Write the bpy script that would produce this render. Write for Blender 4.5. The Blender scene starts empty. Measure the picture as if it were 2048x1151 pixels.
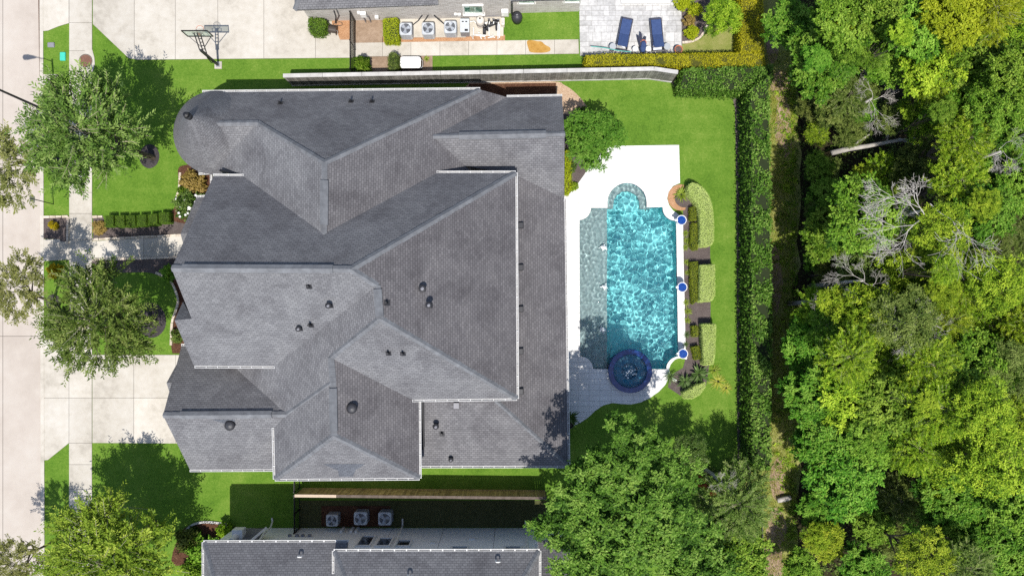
import bpy, bmesh, math, random
import numpy as np
from mathutils import Vector, Matrix
from mathutils.geometry import tessellate_polygon
from mathutils.bvhtree import BVHTree

# ---------------------------------------------------------------- camera, sky, sun, exposure
H, F, CX, CY = 51.0, 1593.75, 1024.0, 636.0      # drone height, focal length in photo pixels, nadir pixel
S = H / F                                        # metres per photo pixel on the ground
sc = bpy.context.scene
C = sc.collection
cam = bpy.data.objects.new('camera', bpy.data.cameras.new('camera'))
C.objects.link(cam)
cam.location = (0, 0, H)
cam.data.sensor_width = 36.0
cam.data.lens = 36.0 * F / 2048.0
cam.data.shift_y = (CY - 575.5) / 2048.0
cam.data.clip_start = 0.5
cam.data.clip_end = 2000.0
sc.camera = cam
SUN_EL, SUN_AZ = math.radians(66), math.radians(4)      # azimuth from image-down towards image-right
world = bpy.data.worlds.new('World'); sc.world = world; world.use_nodes = True
wn = world.node_tree.nodes
sky = wn.new('ShaderNodeTexSky'); sky.sky_type = 'NISHITA'; sky.sun_disc = False
sky.sun_elevation = SUN_EL; sky.sun_rotation = math.pi - SUN_AZ
bg = wn['Background']; bg.inputs['Strength'].default_value = 0.13
world.node_tree.links.new(sky.outputs[0], bg.inputs['Color'])
sun = bpy.data.objects.new('sun', bpy.data.lights.new('sun', 'SUN')); C.objects.link(sun)
sun.data.energy = 4.7; sun.data.angle = math.radians(0.5); sun.data.color = (1.0, 0.955, 0.89)
to_sun = Vector((math.sin(SUN_AZ) * math.cos(SUN_EL), -math.cos(SUN_AZ) * math.cos(SUN_EL), math.sin(SUN_EL)))
sun.rotation_euler = to_sun.to_track_quat('Z', 'Y').to_euler()
sun.location = to_sun * 80
sun.data.cycles.is_caustics_light = True
sc.view_settings.view_transform = 'Standard'; sc.view_settings.look = 'None'
sc.view_settings.exposure = 0.23; sc.view_settings.gamma = 1.0
sc.view_settings.use_curve_mapping = False
sc.cycles.use_denoising = False
sc.cycles.max_bounces = 8; sc.cycles.transparent_max_bounces = 8

# ---------------------------------------------------------------- helpers
def P(px, py, z=0.0):
    s = (H - z) / F
    return Vector(((px - CX) * s, (CY - py) * s, z))
def G(px, py):
    return ((px - CX) * S, (CY - py) * S)
def smooth(pts, n=6, closed=True):
    """Catmull-Rom through photo points."""
    out = []; N = len(pts)
    rng = range(N) if closed else range(N - 1)
    for i in rng:
        g = (lambda k: pts[k % N]) if closed else (lambda k: pts[min(max(k, 0), N - 1)])
        p0, p1, p2, p3 = g(i - 1), g(i), g(i + 1), g(i + 2)
        for k in range(n):
            t = k / n
            out.append(tuple(0.5 * (2 * p1[j] + (p2[j] - p0[j]) * t + (2 * p0[j] - 5 * p1[j] + 4 * p2[j] - p3[j]) * t * t
                                    + (3 * p1[j] - p0[j] - 3 * p2[j] + p3[j]) * t ** 3) for j in range(2)))
    if not closed: out.append(tuple(pts[-1]))
    return out
def arc(cx, cy, r, a0, a1, n=12):
    return [(cx + r * math.cos(math.radians(a0 + (a1 - a0) * k / n)), cy - r * math.sin(math.radians(a0 + (a1 - a0) * k / n))) for k in range(n + 1)]

ORG = {}
def org(o): return ORG.get(o.name, Vector((0, 0, 0))) if o else Vector((0, 0, 0))
def tag(o, label=None, cat=None, group=None, kind=None):
    if label: o['label'] = label
    if cat: o['category'] = cat
    if group: o['group'] = group
    if kind: o['kind'] = kind
    return o
def link(name, me, mat, parent=None, at=None):
    o = bpy.data.objects.new(name, me); C.objects.link(o)
    if mat is not None: me.materials.append(mat)
    if parent: o.parent = parent; ORG[o.name] = org(parent)
    if at is not None: o.location = at
    return o
def thing(name, label, cat, at=(0, 0, 0), rz=0.0, group=None):
    o = bpy.data.objects.new(name, None); C.objects.link(o)
    o.location = at; o.rotation_euler = (0, 0, rz); o.empty_display_size = 0.3
    if rz == 0.0: ORG[o.name] = Vector(at)
    return tag(o, label, cat, group)
def local_thing(name, label, cat, at, rz=0.0, group=None):
    o = thing(name, label, cat, at, rz, group); ORG[o.name] = Vector((0, 0, 0)); return o
KIDS = {}
def copy_tree(o, parent=None):
    c = o.copy(); C.objects.link(c)
    if parent: c.parent = parent
    for k in [x for x in ALLKIDS(o)]: copy_tree(k, c)
    return c
def ALLKIDS(o): return [x for x in bpy.data.objects if x.parent == o]

class MB:
    def __init__(self): self.v = []; self.f = []
    def add(self, vs, fs):
        b = len(self.v); self.v += [Vector(x) for x in vs]; self.f += [tuple(i + b for i in f) for f in fs]; return self
    def box(self, c, s, rz=0.0, bev=0.0):
        x, y, z = s[0] / 2, s[1] / 2, s[2] / 2
        R = Matrix.Rotation(rz, 3, 'Z'); c = Vector(c)
        if bev <= 0:
            vs = [c + R @ Vector((a * x, b * y, d * z)) for d in (-1, 1) for a, b in ((-1, -1), (1, -1), (1, 1), (-1, 1))]
            return self.add(vs, [(3, 2, 1, 0), (4, 5, 6, 7), (0, 1, 5, 4), (1, 2, 6, 5), (2, 3, 7, 6), (3, 0, 4, 7)])
        pts = []
        for sx, sy, a0 in ((1, 1, 0), (-1, 1, 90), (-1, -1, 180), (1, -1, 270)):
            for k in range(4):
                a = math.radians(a0 + 30 * k)
                pts.append((sx * (x - bev) + bev * math.cos(a), sy * (y - bev) + bev * math.sin(a)))
        n = len(pts); e = min(bev * 0.4, z * 0.4)
        rings = [(1, -z), (1, z - e), (1 - e / max(x, y), z)]
        vs = [c + R @ Vector((p[0] * k, p[1] * k, h)) for k, h in rings for p in pts]
        fs = [tuple(reversed(range(n))), tuple(range(2 * n, 3 * n))]
        for r in range(2):
            fs += [(r * n + i, r * n + (i + 1) % n, (r + 1) * n + (i + 1) % n, (r + 1) * n + i) for i in range(n)]
        return self.add(vs, fs)
    def beam(self, a, b, w, h, up=(0, 0, 1)):
        a, b = Vector(a), Vector(b); d = (b - a).normalized(); u = Vector(up)
        sd = d.cross(u)
        if sd.length < 1e-4: sd = d.cross(Vector((0, 1, 0)))
        sd.normalize(); u = sd.cross(d).normalized()
        vs = [p + sd * (i * w / 2) + u * (j * h / 2) for p in (a, b) for i, j in ((-1, -1), (1, -1), (1, 1), (-1, 1))]
        return self.add(vs, [(0, 1, 2, 3), (7, 6, 5, 4), (0, 4, 5, 1), (1, 5, 6, 2), (2, 6, 7, 3), (3, 7, 4, 0)])
    def tube(self, pts, r, n=6, cap=True):
        pts = [Vector(p) for p in pts]; rs = r if isinstance(r, (list, tuple)) else [r] * len(pts)
        vs = []; fs = []; ref = None
        for i, p in enumerate(pts):
            d = (pts[min(i + 1, len(pts) - 1)] - pts[max(i - 1, 0)]).normalized()
            if ref is None: ref = d.orthogonal().normalized()
            ref = (ref - d * ref.dot(d)); ref = ref.normalized() if ref.length > 1e-5 else d.orthogonal().normalized()
            w = d.cross(ref)
            vs += [p + (ref * math.cos(2 * math.pi * k / n) + w * math.sin(2 * math.pi * k / n)) * rs[i] for k in range(n)]
        for i in range(len(pts) - 1):
            fs += [(i * n + k, i * n + (k + 1) % n, (i + 1) * n + (k + 1) % n, (i + 1) * n + k) for k in range(n)]
        if cap: fs += [tuple(reversed(range(n))), tuple(range((len(pts) - 1) * n, len(pts) * n))]
        return self.add(vs, fs)
    def lathe(self, prof, n=20, c=(0, 0, 0), a0=0, a1=360):
        c = Vector(c); full = abs(a1 - a0) >= 360; m = n if full else n + 1; vs = []; fs = []
        for r, z in prof:
            for k in range(m):
                a = math.radians(a0 + (a1 - a0) * k / n)
                vs.append(c + Vector((r * math.cos(a), r * math.sin(a), z)))
        for i in range(len(prof) - 1):
            for k in range(n):
                k2 = (k + 1) % m
                fs.append((i * m + k, i * m + k2, (i + 1) * m + k2, (i + 1) * m + k))
        return self.add(vs, fs)
    def prism(self, poly, z0, z1, holes=(), bottom=False):
        loops = [list(poly)] + [list(h) for h in holes]
        flat = [p for l in loops for p in l]; n = len(flat)
        tris = tessellate_polygon([[Vector((p[0], p[1], 0)) for p in l] for l in loops])
        fs = []
        for t in tris:
            a, b, c = (flat[i] for i in t)
            ccw = (b[0] - a[0]) * (c[1] - a[1]) - (b[1] - a[1]) * (c[0] - a[0]) > 0
            t = tuple(t) if ccw else tuple(reversed(t)); fs.append(t)
            if bottom: fs.append(tuple(i + n for i in reversed(t)))
        b = 0
        for l in loops:
            m = len(l)
            area = sum(l[i][0] * l[(i + 1) % m][1] - l[(i + 1) % m][0] * l[i][1] for i in range(m))
            outer = (l is loops[0])
            for i in range(m):
                j = (i + 1) % m
                q = (b + i, b + j, b + j + n, b + i + n)
                fs.append(tuple(reversed(q)) if (area > 0) == outer else q)
            b += m
        return self.add([(p[0], p[1], z1) for p in flat] + [(p[0], p[1], z0) for p in flat], fs)
    def build(self, name, mat, parent=None, sm=False, top=False):
        me = bpy.data.meshes.new(name)
        o_ = org(parent)
        if parent is None and top:
            xs = [v.x for v in self.v]; ys = [v.y for v in self.v]; zs = [v.z for v in self.v]
            o_ = Vector(((min(xs) + max(xs)) / 2, (min(ys) + max(ys)) / 2, min(zs)))
        me.from_pydata([tuple(v - o_) for v in self.v], [], self.f); me.update()
        if sm:
            me.polygons.foreach_set('use_smooth', [True] * len(me.polygons))
        o = link(name, me, mat, parent)
        if parent is None and top: o.location = o_; ORG[o.name] = o_
        return o

def np_mesh(name, V, quads, tone, mat, sm=False):
    me = bpy.data.meshes.new(name)
    V = np.ascontiguousarray(V, dtype=np.float32); quads = np.ascontiguousarray(quads, dtype=np.int32)
    k = quads.shape[1]
    me.vertices.add(len(V)); me.vertices.foreach_set('co', V.ravel())
    me.loops.add(quads.size); me.loops.foreach_set('vertex_index', quads.ravel())
    me.polygons.add(len(quads))
    me.polygons.foreach_set('loop_start', np.arange(0, quads.size, k, dtype=np.int32))
    me.polygons.foreach_set('loop_total', np.full(len(quads), k, dtype=np.int32))
    if sm: me.polygons.foreach_set('use_smooth', np.ones(len(quads), dtype=bool))
    me.update(calc_edges=True)
    if tone is not None:
        at = me.attributes.new('tone', 'FLOAT', 'FACE'); at.data.foreach_set('value', np.ascontiguousarray(tone, dtype=np.float32))
    if mat is not None: me.materials.append(mat)
    return me

# ---------------------------------------------------------------- materials
def nodes(name):
    m = bpy.data.materials.new(name); m.use_nodes = True
    nt = m.node_tree; return m, nt, nt.nodes['Principled BSDF'], nt.nodes['Material Output']
def N(nt, t, **kw):
    n = nt.nodes.new(t)
    for k, v in kw.items(): setattr(n, k, v)
    return n
def ramp(nt, fac, stops):
    r = N(nt, 'ShaderNodeValToRGB'); e = r.color_ramp.elements
    while len(e) < len(stops): e.new(0.5)
    for i, (p, c) in enumerate(stops): e[i].position = p; e[i].color = (*c, 1)
    nt.links.new(fac, r.inputs[0]); return r.outputs[0]
def noise(nt, vec, scale, detail=3, rough=0.6, dist=0.0):
    n = N(nt, 'ShaderNodeTexNoise'); n.inputs['Scale'].default_value = scale; n.inputs['Detail'].default_value = detail
    n.inputs['Roughness'].default_value = rough; n.inputs['Distortion'].default_value = dist
    nt.links.new(vec, n.inputs['Vector']); return n.outputs['Fac']
def mixc(nt, fac, a, b, mode='MIX'):
    n = N(nt, 'ShaderNodeMix', data_type='RGBA', blend_type=mode)
    if isinstance(fac, (int, float)): n.inputs[0].default_value = fac
    else: nt.links.new(fac, n.inputs[0])
    for s, v in ((n.inputs[6], a), (n.inputs[7], b)):
        if isinstance(v, tuple): s.default_value = (*v, 1)
        else: nt.links.new(v, s)
    return n.outputs[2]
def math_(nt, op, a, b=0.5):
    n = N(nt, 'ShaderNodeMath', operation=op)
    for i, v in enumerate((a, b)):
        if isinstance(v, (int, float)): n.inputs[i].default_value = v
        else: nt.links.new(v, n.inputs[i])
    return n.outputs[0]
def bump(nt, b, h, strength=0.3, dist=0.02):
    n = N(nt, 'ShaderNodeBump'); n.inputs['Strength'].default_value = strength; n.inputs['Distance'].default_value = dist
    nt.links.new(h, n.inputs['Height']); nt.links.new(n.outputs[0], b.inputs['Normal'])
def surf(name, stops, scales=((6, 1.0),), rough=0.85, spec=0.3, bmp=None, per_obj=0.0, metal=0.0, coords='world', contrast=(0.3, 0.7)):
    """Colour ramp over weighted noise octaves in world (or object) space, optional per-object brightness, optional bump."""
    m, nt, b, out = nodes(name)
    if coords == 'world': vec = N(nt, 'ShaderNodeNewGeometry').outputs['Position']
    else: vec = N(nt, 'ShaderNodeTexCoord').outputs['Object']
    tot = None; W = sum(w for _, w in scales)
    for s, w in scales:
        x = math_(nt, 'MULTIPLY', noise(nt, vec, s, 4), w / W)
        tot = x if tot is None else math_(nt, 'ADD', tot, x)
    lo, hi = contrast
    st = [(lo + (hi - lo) * p, c) for p, c in stops]
    col = ramp(nt, tot, st)
    if per_obj:
        oi = N(nt, 'ShaderNodeObjectInfo')
        k = math_(nt, 'ADD', math_(nt, 'MULTIPLY', oi.outputs['Random'], per_obj), 1 - per_obj / 2)
        cmb = N(nt, 'ShaderNodeCombineXYZ')
        for i in range(3): nt.links.new(k, cmb.inputs[i])
        col = mixc(nt, 1.0, col, cmb.outputs[0], 'MULTIPLY')
    nt.links.new(col, b.inputs['Base Color'])
    b.inputs['Roughness'].default_value = rough; b.inputs['Specular IOR Level'].default_value = spec; b.inputs['Metallic'].default_value = metal
    if bmp: bump(nt, b, noise(nt, vec, bmp[0], 4), bmp[1], bmp[2] if len(bmp) > 2 else 0.02)
    return m
def k3(c, a, b): return [(0.0, tuple(x * a for x in c)), (0.5, c), (1.0, tuple(x * b for x in c))]
def plain(name, c, rough=0.5, metal=0.0, spec=0.4, var=0.12, sc_=7):
    return surf(name, k3(c, 1 - var, 1 + var), ((sc_, 1), (sc_ * 6, 0.5)), rough, spec, None, 0.0, metal, 'object')

FOL = 1.2
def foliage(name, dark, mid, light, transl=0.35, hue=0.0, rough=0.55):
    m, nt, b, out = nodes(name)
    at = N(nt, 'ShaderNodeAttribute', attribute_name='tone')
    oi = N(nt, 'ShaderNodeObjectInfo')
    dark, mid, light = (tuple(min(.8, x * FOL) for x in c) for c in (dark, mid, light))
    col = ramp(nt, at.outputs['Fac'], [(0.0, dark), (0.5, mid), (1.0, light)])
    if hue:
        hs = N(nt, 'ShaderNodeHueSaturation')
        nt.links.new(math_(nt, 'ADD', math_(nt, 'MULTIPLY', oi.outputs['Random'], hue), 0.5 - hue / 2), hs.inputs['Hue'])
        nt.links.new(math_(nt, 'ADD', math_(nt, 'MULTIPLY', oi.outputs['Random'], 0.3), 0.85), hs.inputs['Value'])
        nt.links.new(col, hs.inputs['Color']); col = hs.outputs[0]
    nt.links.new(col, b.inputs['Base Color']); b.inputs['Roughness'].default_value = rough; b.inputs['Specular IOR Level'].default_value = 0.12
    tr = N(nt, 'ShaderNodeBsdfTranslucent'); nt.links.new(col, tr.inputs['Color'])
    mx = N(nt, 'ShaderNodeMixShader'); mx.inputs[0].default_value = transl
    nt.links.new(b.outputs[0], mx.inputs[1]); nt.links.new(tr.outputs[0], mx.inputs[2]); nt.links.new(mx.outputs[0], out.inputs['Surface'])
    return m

def shingle_mat(name, base, warm, row=0.14, width=0.24):
    m, nt, b, out = nodes(name)
    uv = N(nt, 'ShaderNodeUVMap', uv_map='UVMap').outputs[0]
    pos = N(nt, 'ShaderNodeNewGeometry').outputs['Position']
    br = N(nt, 'ShaderNodeTexBrick'); br.offset = 0.5; br.squash = 1.0
    br.inputs['Scale'].default_value = 1.0; br.inputs['Brick Width'].default_value = width; br.inputs['Row Height'].default_value = row
    br.inputs['Mortar Size'].default_value = 0.014; br.inputs['Mortar Smooth'].default_value = 0.3; br.inputs['Bias'].default_value = 0.0
    br.inputs['Color1'].default_value = (0.80, 0.80, 0.81, 1); br.inputs['Color2'].default_value = (1.14, 1.14, 1.14, 1); br.inputs['Mortar'].default_value = (0.36, 0.36, 0.37, 1)
    nt.links.new(uv, br.inputs['Vector'])
    at = N(nt, 'ShaderNodeAttribute', attribute_name='tone')
    col = mixc(nt, at.outputs['Fac'], base, warm)
    col = mixc(nt, 0.8, col, br.outputs['Color'], 'MULTIPLY')
    gran = ramp(nt, noise(nt, pos, 22, 3), [(0.3, (0.80, 0.80, 0.80)), (0.7, (1.18, 1.18, 1.18))])
    col = mixc(nt, 0.8, col, gran, 'MULTIPLY')
    st = ramp(nt, noise(nt, pos, 0.55, 5, 0.65, 0.6), [(0.3, (0.74, 0.73, 0.74)), (0.5, (1, 1, 1)), (0.72, (1.22, 1.22, 1.2))])
    col = mixc(nt, 1.0, col, st, 'MULTIPLY')
    nt.links.new(col, b.inputs['Base Color']); b.inputs['Roughness'].default_value = 0.85; b.inputs['Specular IOR Level'].default_value = 0.2
    bump(nt, b, br.outputs['Fac'], -0.35, 0.012)
    return m

M = {}
M['grass'] = surf('grass', [(0, (.040, .094, .009)), (.42, (.090, .182, .017)), (.7, (.135, .225, .030)), (1, (.24, .29, .07))],
                  ((0.30, .8), (1.3, .6), (6, .6), (13, .9)), 0.9, 0.15, (14, 0.6, 0.05), contrast=(0.34, 0.66))
M['grass_shade'] = M['grass']
M['grass_dry'] = surf('grass_dry', [(0, (.09, .12, .022)), (.4, (.19, .22, .05)), (.75, (.30, .28, .11)), (1, (.38, .31, .19))],
                      ((0.5, .8), (2.2, .8), (12, .6), (40, .7)), 0.95, 0.1, (30, 0.6, 0.05))
M['dirt'] = surf('dirt', [(0, (.14, .095, .06)), (.5, (.28, .20, .14)), (1, (.42, .32, .24))], ((0.8, 1), (5, .7), (30, .8)), 0.95, 0.1, (25, 0.5, 0.03))
M['soil'] = surf('soil', [(0, (.012, .010, .006)), (.5, (.032, .028, .014)), (1, (.075, .062, .032))], ((0.8, 1), (5, 1), (25, 1)), 0.95, 0.1, (20, 0.6, 0.05))
M['mulch'] = surf('mulch', [(0, (.045, .034, .032)), (.5, (.105, .085, .08)), (1, (.21, .175, .16))], ((1.5, .5), (14, .8), (50, 1)), 0.95, 0.15, (60, 0.8, 0.03))
M['brown_mulch'] = surf('brown_mulch', [(0, (.03, .012, .008)), (.5, (.075, .032, .02)), (1, (.30, .18, .10))], ((1.5, .4), (14, .8), (55, 1.2)), 0.95, 0.15, (60, 0.8, 0.03))
M['gravel'] = surf('gravel', [(0, (.16, .09, .05)), (.45, (.42, .29, .19)), (1, (.72, .60, .47))], ((2, .3), (16, .8), (48, 1.2)), 0.9, 0.2, (50, 0.8, 0.03))
M['orange_gravel'] = surf('orange_gravel', [(0, (.16, .07, .03)), (.45, (.38, .20, .10)), (1, (.66, .44, .28))], ((2, .3), (16, .8), (48, 1.2)), 0.9, 0.2, (50, 0.8, 0.03))
M['concrete'] = surf('concrete', [(0, (.35, .32, .27)), (.45, (.47, .435, .375)), (1, (.54, .51, .455))], ((0.4, 1), (2.5, .6), (30, .35)), 0.85, 0.25, (60, 0.15, 0.01), 0.14, contrast=(.36, .64))
M['road'] = surf('road', [(0, (.37, .32, .275)), (.5, (.45, .40, .35)), (1, (.50, .46, .41))], ((0.25, 1), (1.6, .5), (35, .4)), 0.85, 0.25, (70, 0.2, 0.01), 0.05)
M['joint'] = plain('joint', (.11, .095, .08), 0.95)
M['deck'] = surf('deck', [(0, (.60, .59, .57)), (.5, (.70, .695, .675)), (1, (.75, .75, .735))], ((0.5, 1), (4, .6), (40, .3)), 0.8, 0.25, (60, 0.1, 0.01), 0.06)
M['deck_joint'] = plain('deck_joint', (.30, .29, .28), 0.9)
M['travertine'] = surf('travertine', [(0, (.28, .275, .265)), (.45, (.45, .445, .435)), (1, (.64, .635, .62))], ((1.2, 1), (5, 1.1), (22, .5)), 0.75, 0.3, (40, 0.15, 0.01), 0.28)
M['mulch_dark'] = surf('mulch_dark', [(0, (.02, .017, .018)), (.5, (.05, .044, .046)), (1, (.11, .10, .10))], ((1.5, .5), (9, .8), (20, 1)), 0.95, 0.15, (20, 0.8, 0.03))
M['shingle_patch'] = shingle_mat('shingle_patch', (.115, .125, .145), (.10, .10, .11))
M['stone'] = surf('stone', [(0, (.34, .27, .20)), (.5, (.55, .47, .38)), (1, (.70, .64, .55))], ((4, 1), (25, .7)), 0.9, 0.2, (30, 0.4, 0.02), 0.2)
M['shingle'] = shingle_mat('shingle', (.182, .184, .193), (.128, .122, .127))
M['cap'] = surf('cap', [(0, (.10, .104, .112)), (.5, (.15, .156, .168)), (1, (.21, .22, .235))], ((2.6, 1), (40, .6)), 0.8, 0.3, (50, 0.3, 0.01))
M['white'] = plain('white', (.80, .80, .78), 0.45, var=0.05)
M['gutter_white'] = surf('gutter_white', [(0, (.42, .42, .41)), (.4, (.58, .58, .57)), (1, (.68, .68, .67))], ((1.5, 1), (12, .7)), 0.5, 0.3)
M['gutter_dirt'] = surf('gutter_dirt', [(0, (.20, .195, .19)), (1, (.46, .455, .45))], ((1.2, 1), (8, 1)), 0.9, 0.2)
M['trim'] = plain('trim', (.70, .69, .66), 0.55, var=0.06)
M['stucco'] = surf('stucco', k3((.80, .81, .79), .94, 1.03), ((1.2, 1), (40, .5)), 0.9, 0.2, (70, 0.2, 0.01))
M['black'] = plain('black', (.012, .012, .014), 0.5)
M['black_metal'] = plain('black_metal', (.018, .017, .017), 0.4, 0.3)
M['lead'] = plain('lead', (.03, .03, .034), 0.55, 0.2)
M['steel'] = plain('steel', (.45, .46, .47), 0.4, 0.6)
M['grey_plastic'] = plain('grey_plastic', (.22, .22, .24), 0.5)
M['dark_plastic'] = plain('dark_plastic', (.035, .036, .042), 0.5)
M['brown_plastic'] = plain('brown_plastic', (.06, .048, .04), 0.5)
M['manhole'] = surf('manhole', [(0, (.10, .045, .03)), (1, (.24, .13, .09))], ((6, 1), (40, 1)), 0.8, 0.3, (60, 0.4, 0.01))
M['manhole_grey'] = surf('manhole_grey', [(0, (.14, .10, .07)), (1, (.30, .23, .17))], ((6, 1), (40, 1)), 0.8, 0.3, (60, 0.4, 0.01))
M['teal'] = plain('teal', (.05, .48, .36), 0.5)
M['lamp_bronze'] = plain('lamp_bronze', (.035, .032, .04), 0.4, 0.3)
M['fence_grey'] = surf('fence_grey', [(0, (.10, .095, .085)), (.5, (.21, .20, .18)), (1, (.36, .345, .32))], ((3, 1), (25, .8)), 0.9, 0.15, (30, 0.3, 0.01), 0.5)
M['fence_cap'] = surf('fence_cap', [(0, (.33, .32, .30)), (.5, (.46, .45, .43)), (1, (.58, .57, .55))], ((2, 1), (25, .6)), 0.9, 0.15, (30, 0.3, 0.01), 0.12)
M['fence_tan'] = surf('fence_tan', [(0, (.17, .12, .055)), (.5, (.36, .27, .13)), (1, (.56, .45, .25))], ((3, 1), (25, .8)), 0.9, 0.15, (30, 0.3, 0.01), 0.55)
M['fence_rail'] = surf('fence_rail', [(0, (.07, .055, .045)), (.5, (.12, .095, .08)), (1, (.19, .155, .13))], ((3, 1), (25, .8)), 0.9, 0.15, (30, 0.3, 0.01), 0.2)
M['new_rail'] = plain('new_rail', (.50, .40, .31), 0.8)
M['bark'] = surf('bark', [(0, (.06, .045, .035)), (1, (.20, .16, .13))], ((6, 1), (30, 1)), 0.95, 0.1, (25, 0.6, 0.03), 0, 0, 'object')
M['dead_wood'] = surf('dead_wood', [(0, (.26, .24, .21)), (1, (.54, .51, .47))], ((4, 1), (30, .6)), 0.9, 0.15, None, 0, 0, 'object')
M['twig'] = plain('twig', (.26, .25, .15), 0.9)
M['navy'] = surf('navy', [(0, (.028, .05, .13)), (1, (.055, .09, .21))], ((6, 1), (60, 1)), 0.8, 0.2, None, 0, 0, 'object')
M['navy_frame'] = plain('navy_frame', (.05, .05, .075), 0.6)
M['linen'] = plain('linen', (.66, .68, .74), 0.9)
M['terracotta'] = plain('terracotta', (.46, .15, .07), 0.75)
M['red_clay'] = plain('red_clay', (.50, .13, .05), 0.7)
M['glass_dark'] = plain('glass_dark', (.02, .022, .026), 0.08, 0, 0.8)
M['glass_green'] = surf('glass_green', [(0, (.01, .05, .035)), (.5, (.03, .14, .09)), (1, (.45, .60, .52))], ((3, 1), (9, .5)), 0.06, 0.8, None, 0, 0, 'object', (0.35, 0.62))
M['stain'] = surf('stain', [(0, (.26, .13, .02)), (.5, (.40, .22, .05)), (1, (.46, .29, .09))], ((2, 1), (9, .5)), 0.8, 0.2)
M['white_pipe'] = plain('white_pipe', (.74, .74, .72), 0.4)
M['tank'] = plain('tank', (.66, .60, .54), 0.5)
M['cabinet'] = plain('cabinet', (.52, .55, .58), 0.45, 0.2)
M['grille'] = plain('grille', (.05, .06, .08), 0.5, 0.3)
M['blade'] = plain('blade', (.42, .46, .52), 0.4, 0.4)
M['teal_hose'] = plain('teal_hose', (.10, .42, .36), 0.5)

def brick_mat(name, c1, c2, mortar):
    m, nt, b, out = nodes(name)
    pos = N(nt, 'ShaderNodeNewGeometry').outputs['Position']
    sp = N(nt, 'ShaderNodeSeparateXYZ'); nt.links.new(pos, sp.inputs[0])
    cb = N(nt, 'ShaderNodeCombineXYZ'); nt.links.new(math_(nt, 'ADD', sp.outputs[0], sp.outputs[1]), cb.inputs[0]); nt.links.new(sp.outputs[2], cb.inputs[1])
    br = N(nt, 'ShaderNodeTexBrick'); br.inputs['Scale'].default_value = 1
    br.inputs['Brick Width'].default_value = 0.3; br.inputs['Row Height'].default_value = 0.1; br.inputs['Mortar Size'].default_value = 0.012
    br.inputs['Color1'].default_value = (*c1, 1); br.inputs['Color2'].default_value = (*c2, 1); br.inputs['Mortar'].default_value = (*mortar, 1)
    nt.links.new(cb.outputs[0], br.inputs['Vector']); nt.links.new(br.outputs['Color'], b.inputs['Base Color']); b.inputs['Roughness'].default_value = 0.9
    bump(nt, b, br.outputs['Fac'], -0.4, 0.01)
    return m
M['brick'] = brick_mat('brick', (.36, .33, .30), (.55, .52, .49), (.60, .58, .55))
M['house_brick'] = brick_mat('house_brick', (.30, .25, .21), (.42, .36, .31), (.45, .42, .38))

# foliage
M['oak'] = foliage('oak_leaf', (.026, .055, .008), (.085, .148, .022), (.22, .29, .075), 0.2, 0.03)
M['oak_pale'] = foliage('oak_leaf_pale', (.10, .12, .03), (.17, .19, .05), (.28, .29, .10), 0.35, 0.03)
M['oak_lime'] = foliage('oak_leaf_lime', (.05, .10, .006), (.16, .24, .02), (.36, .43, .06), 0.3, 0.02)
M['broad'] = foliage('broad_leaf', (.012, .046, .003), (.078, .175, .010), (.24, .37, .045), 0.15, 0.025)
M['emerald'] = foliage('emerald_leaf', (.013, .052, .003), (.055, .16, .009), (.19, .32, .04), 0.15, 0.015)
M['lime'] = foliage('lime_leaf', (.018, .052, .002), (.125, .215, .008), (.36, .45, .035), 0.15, 0.025)
M['yellow'] = foliage('yellow_leaf', (.07, .10, .003), (.20, .255, .008), (.36, .40, .025), 0.2, 0.015)
M['olive'] = foliage('olive_leaf', (.022, .045, .006), (.085, .125, .02), (.20, .24, .06), 0.2, 0.03)
M['sycamore'] = foliage('sycamore_leaf', (.022, .065, .005), (.072, .155, .014), (.185, .285, .05), 0.15)
M['hedge_green'] = foliage('hedge_leaf', (.02, .058, .005), (.065, .145, .014), (.20, .30, .06), 0.15)
M['hedge_gold'] = foliage('hedge_gold_leaf', (.19, .19, .006), (.33, .315, .010), (.46, .41, .03), 0.3)
M['hedge_pale'] = foliage('hedge_pale_leaf', (.27, .36, .08), (.42, .52, .15), (.54, .60, .25), 0.25)
M['box_green'] = foliage('box_leaf', (.045, .10, .008), (.09, .17, .016), (.16, .24, .03), 0.3)
M['box_olive'] = foliage('box_olive_leaf', (.09, .13, .008), (.17, .21, .016), (.26, .29, .03), 0.3)
M['lime_shrub'] = foliage('lime_shrub_leaf', (.16, .22, .005), (.30, .36, .01), (.42, .46, .03), 0.3)
M['gold_shrub'] = foliage('gold_shrub_leaf', (.20, .16, .004), (.36, .29, .008), (.48, .38, .02), 0.3)
M['gardenia'] = foliage('gardenia_leaf', (.02, .05, .008), (.05, .10, .015), (.16, .22, .06), 0.2, 0, 0.35)
M['bronze_shrub'] = foliage('bronze_leaf', (.14, .10, .02), (.26, .19, .05), (.38, .28, .10), 0.3)
M['myrtle'] = foliage('myrtle_leaf', (.035, .10, .010), (.085, .21, .02), (.19, .33, .05), 0.4)
M['blade_lime'] = foliage('blade_lime', (.10, .16, .012), (.21, .28, .03), (.36, .42, .10), 0.3)
M['blade_dark'] = foliage('blade_dark', (.03, .065, .012), (.07, .125, .03), (.20, .27, .11), 0.3)
M['blade_gold'] = foliage('blade_gold', (.20, .24, .02), (.34, .36, .05), (.50, .48, .16), 0.3)
M['dry_leaf'] = foliage('dry_leaf', (.22, .06, .02), (.42, .12, .05), (.55, .24, .12), 0.2)
M['core'] = plain('core', (.016, .026, .006), 0.95)
M['core_gold'] = plain('core_gold', (.06, .062, .006), 0.95)
M['core_pale'] = plain('core_pale', (.10, .14, .04), 0.95)
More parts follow.
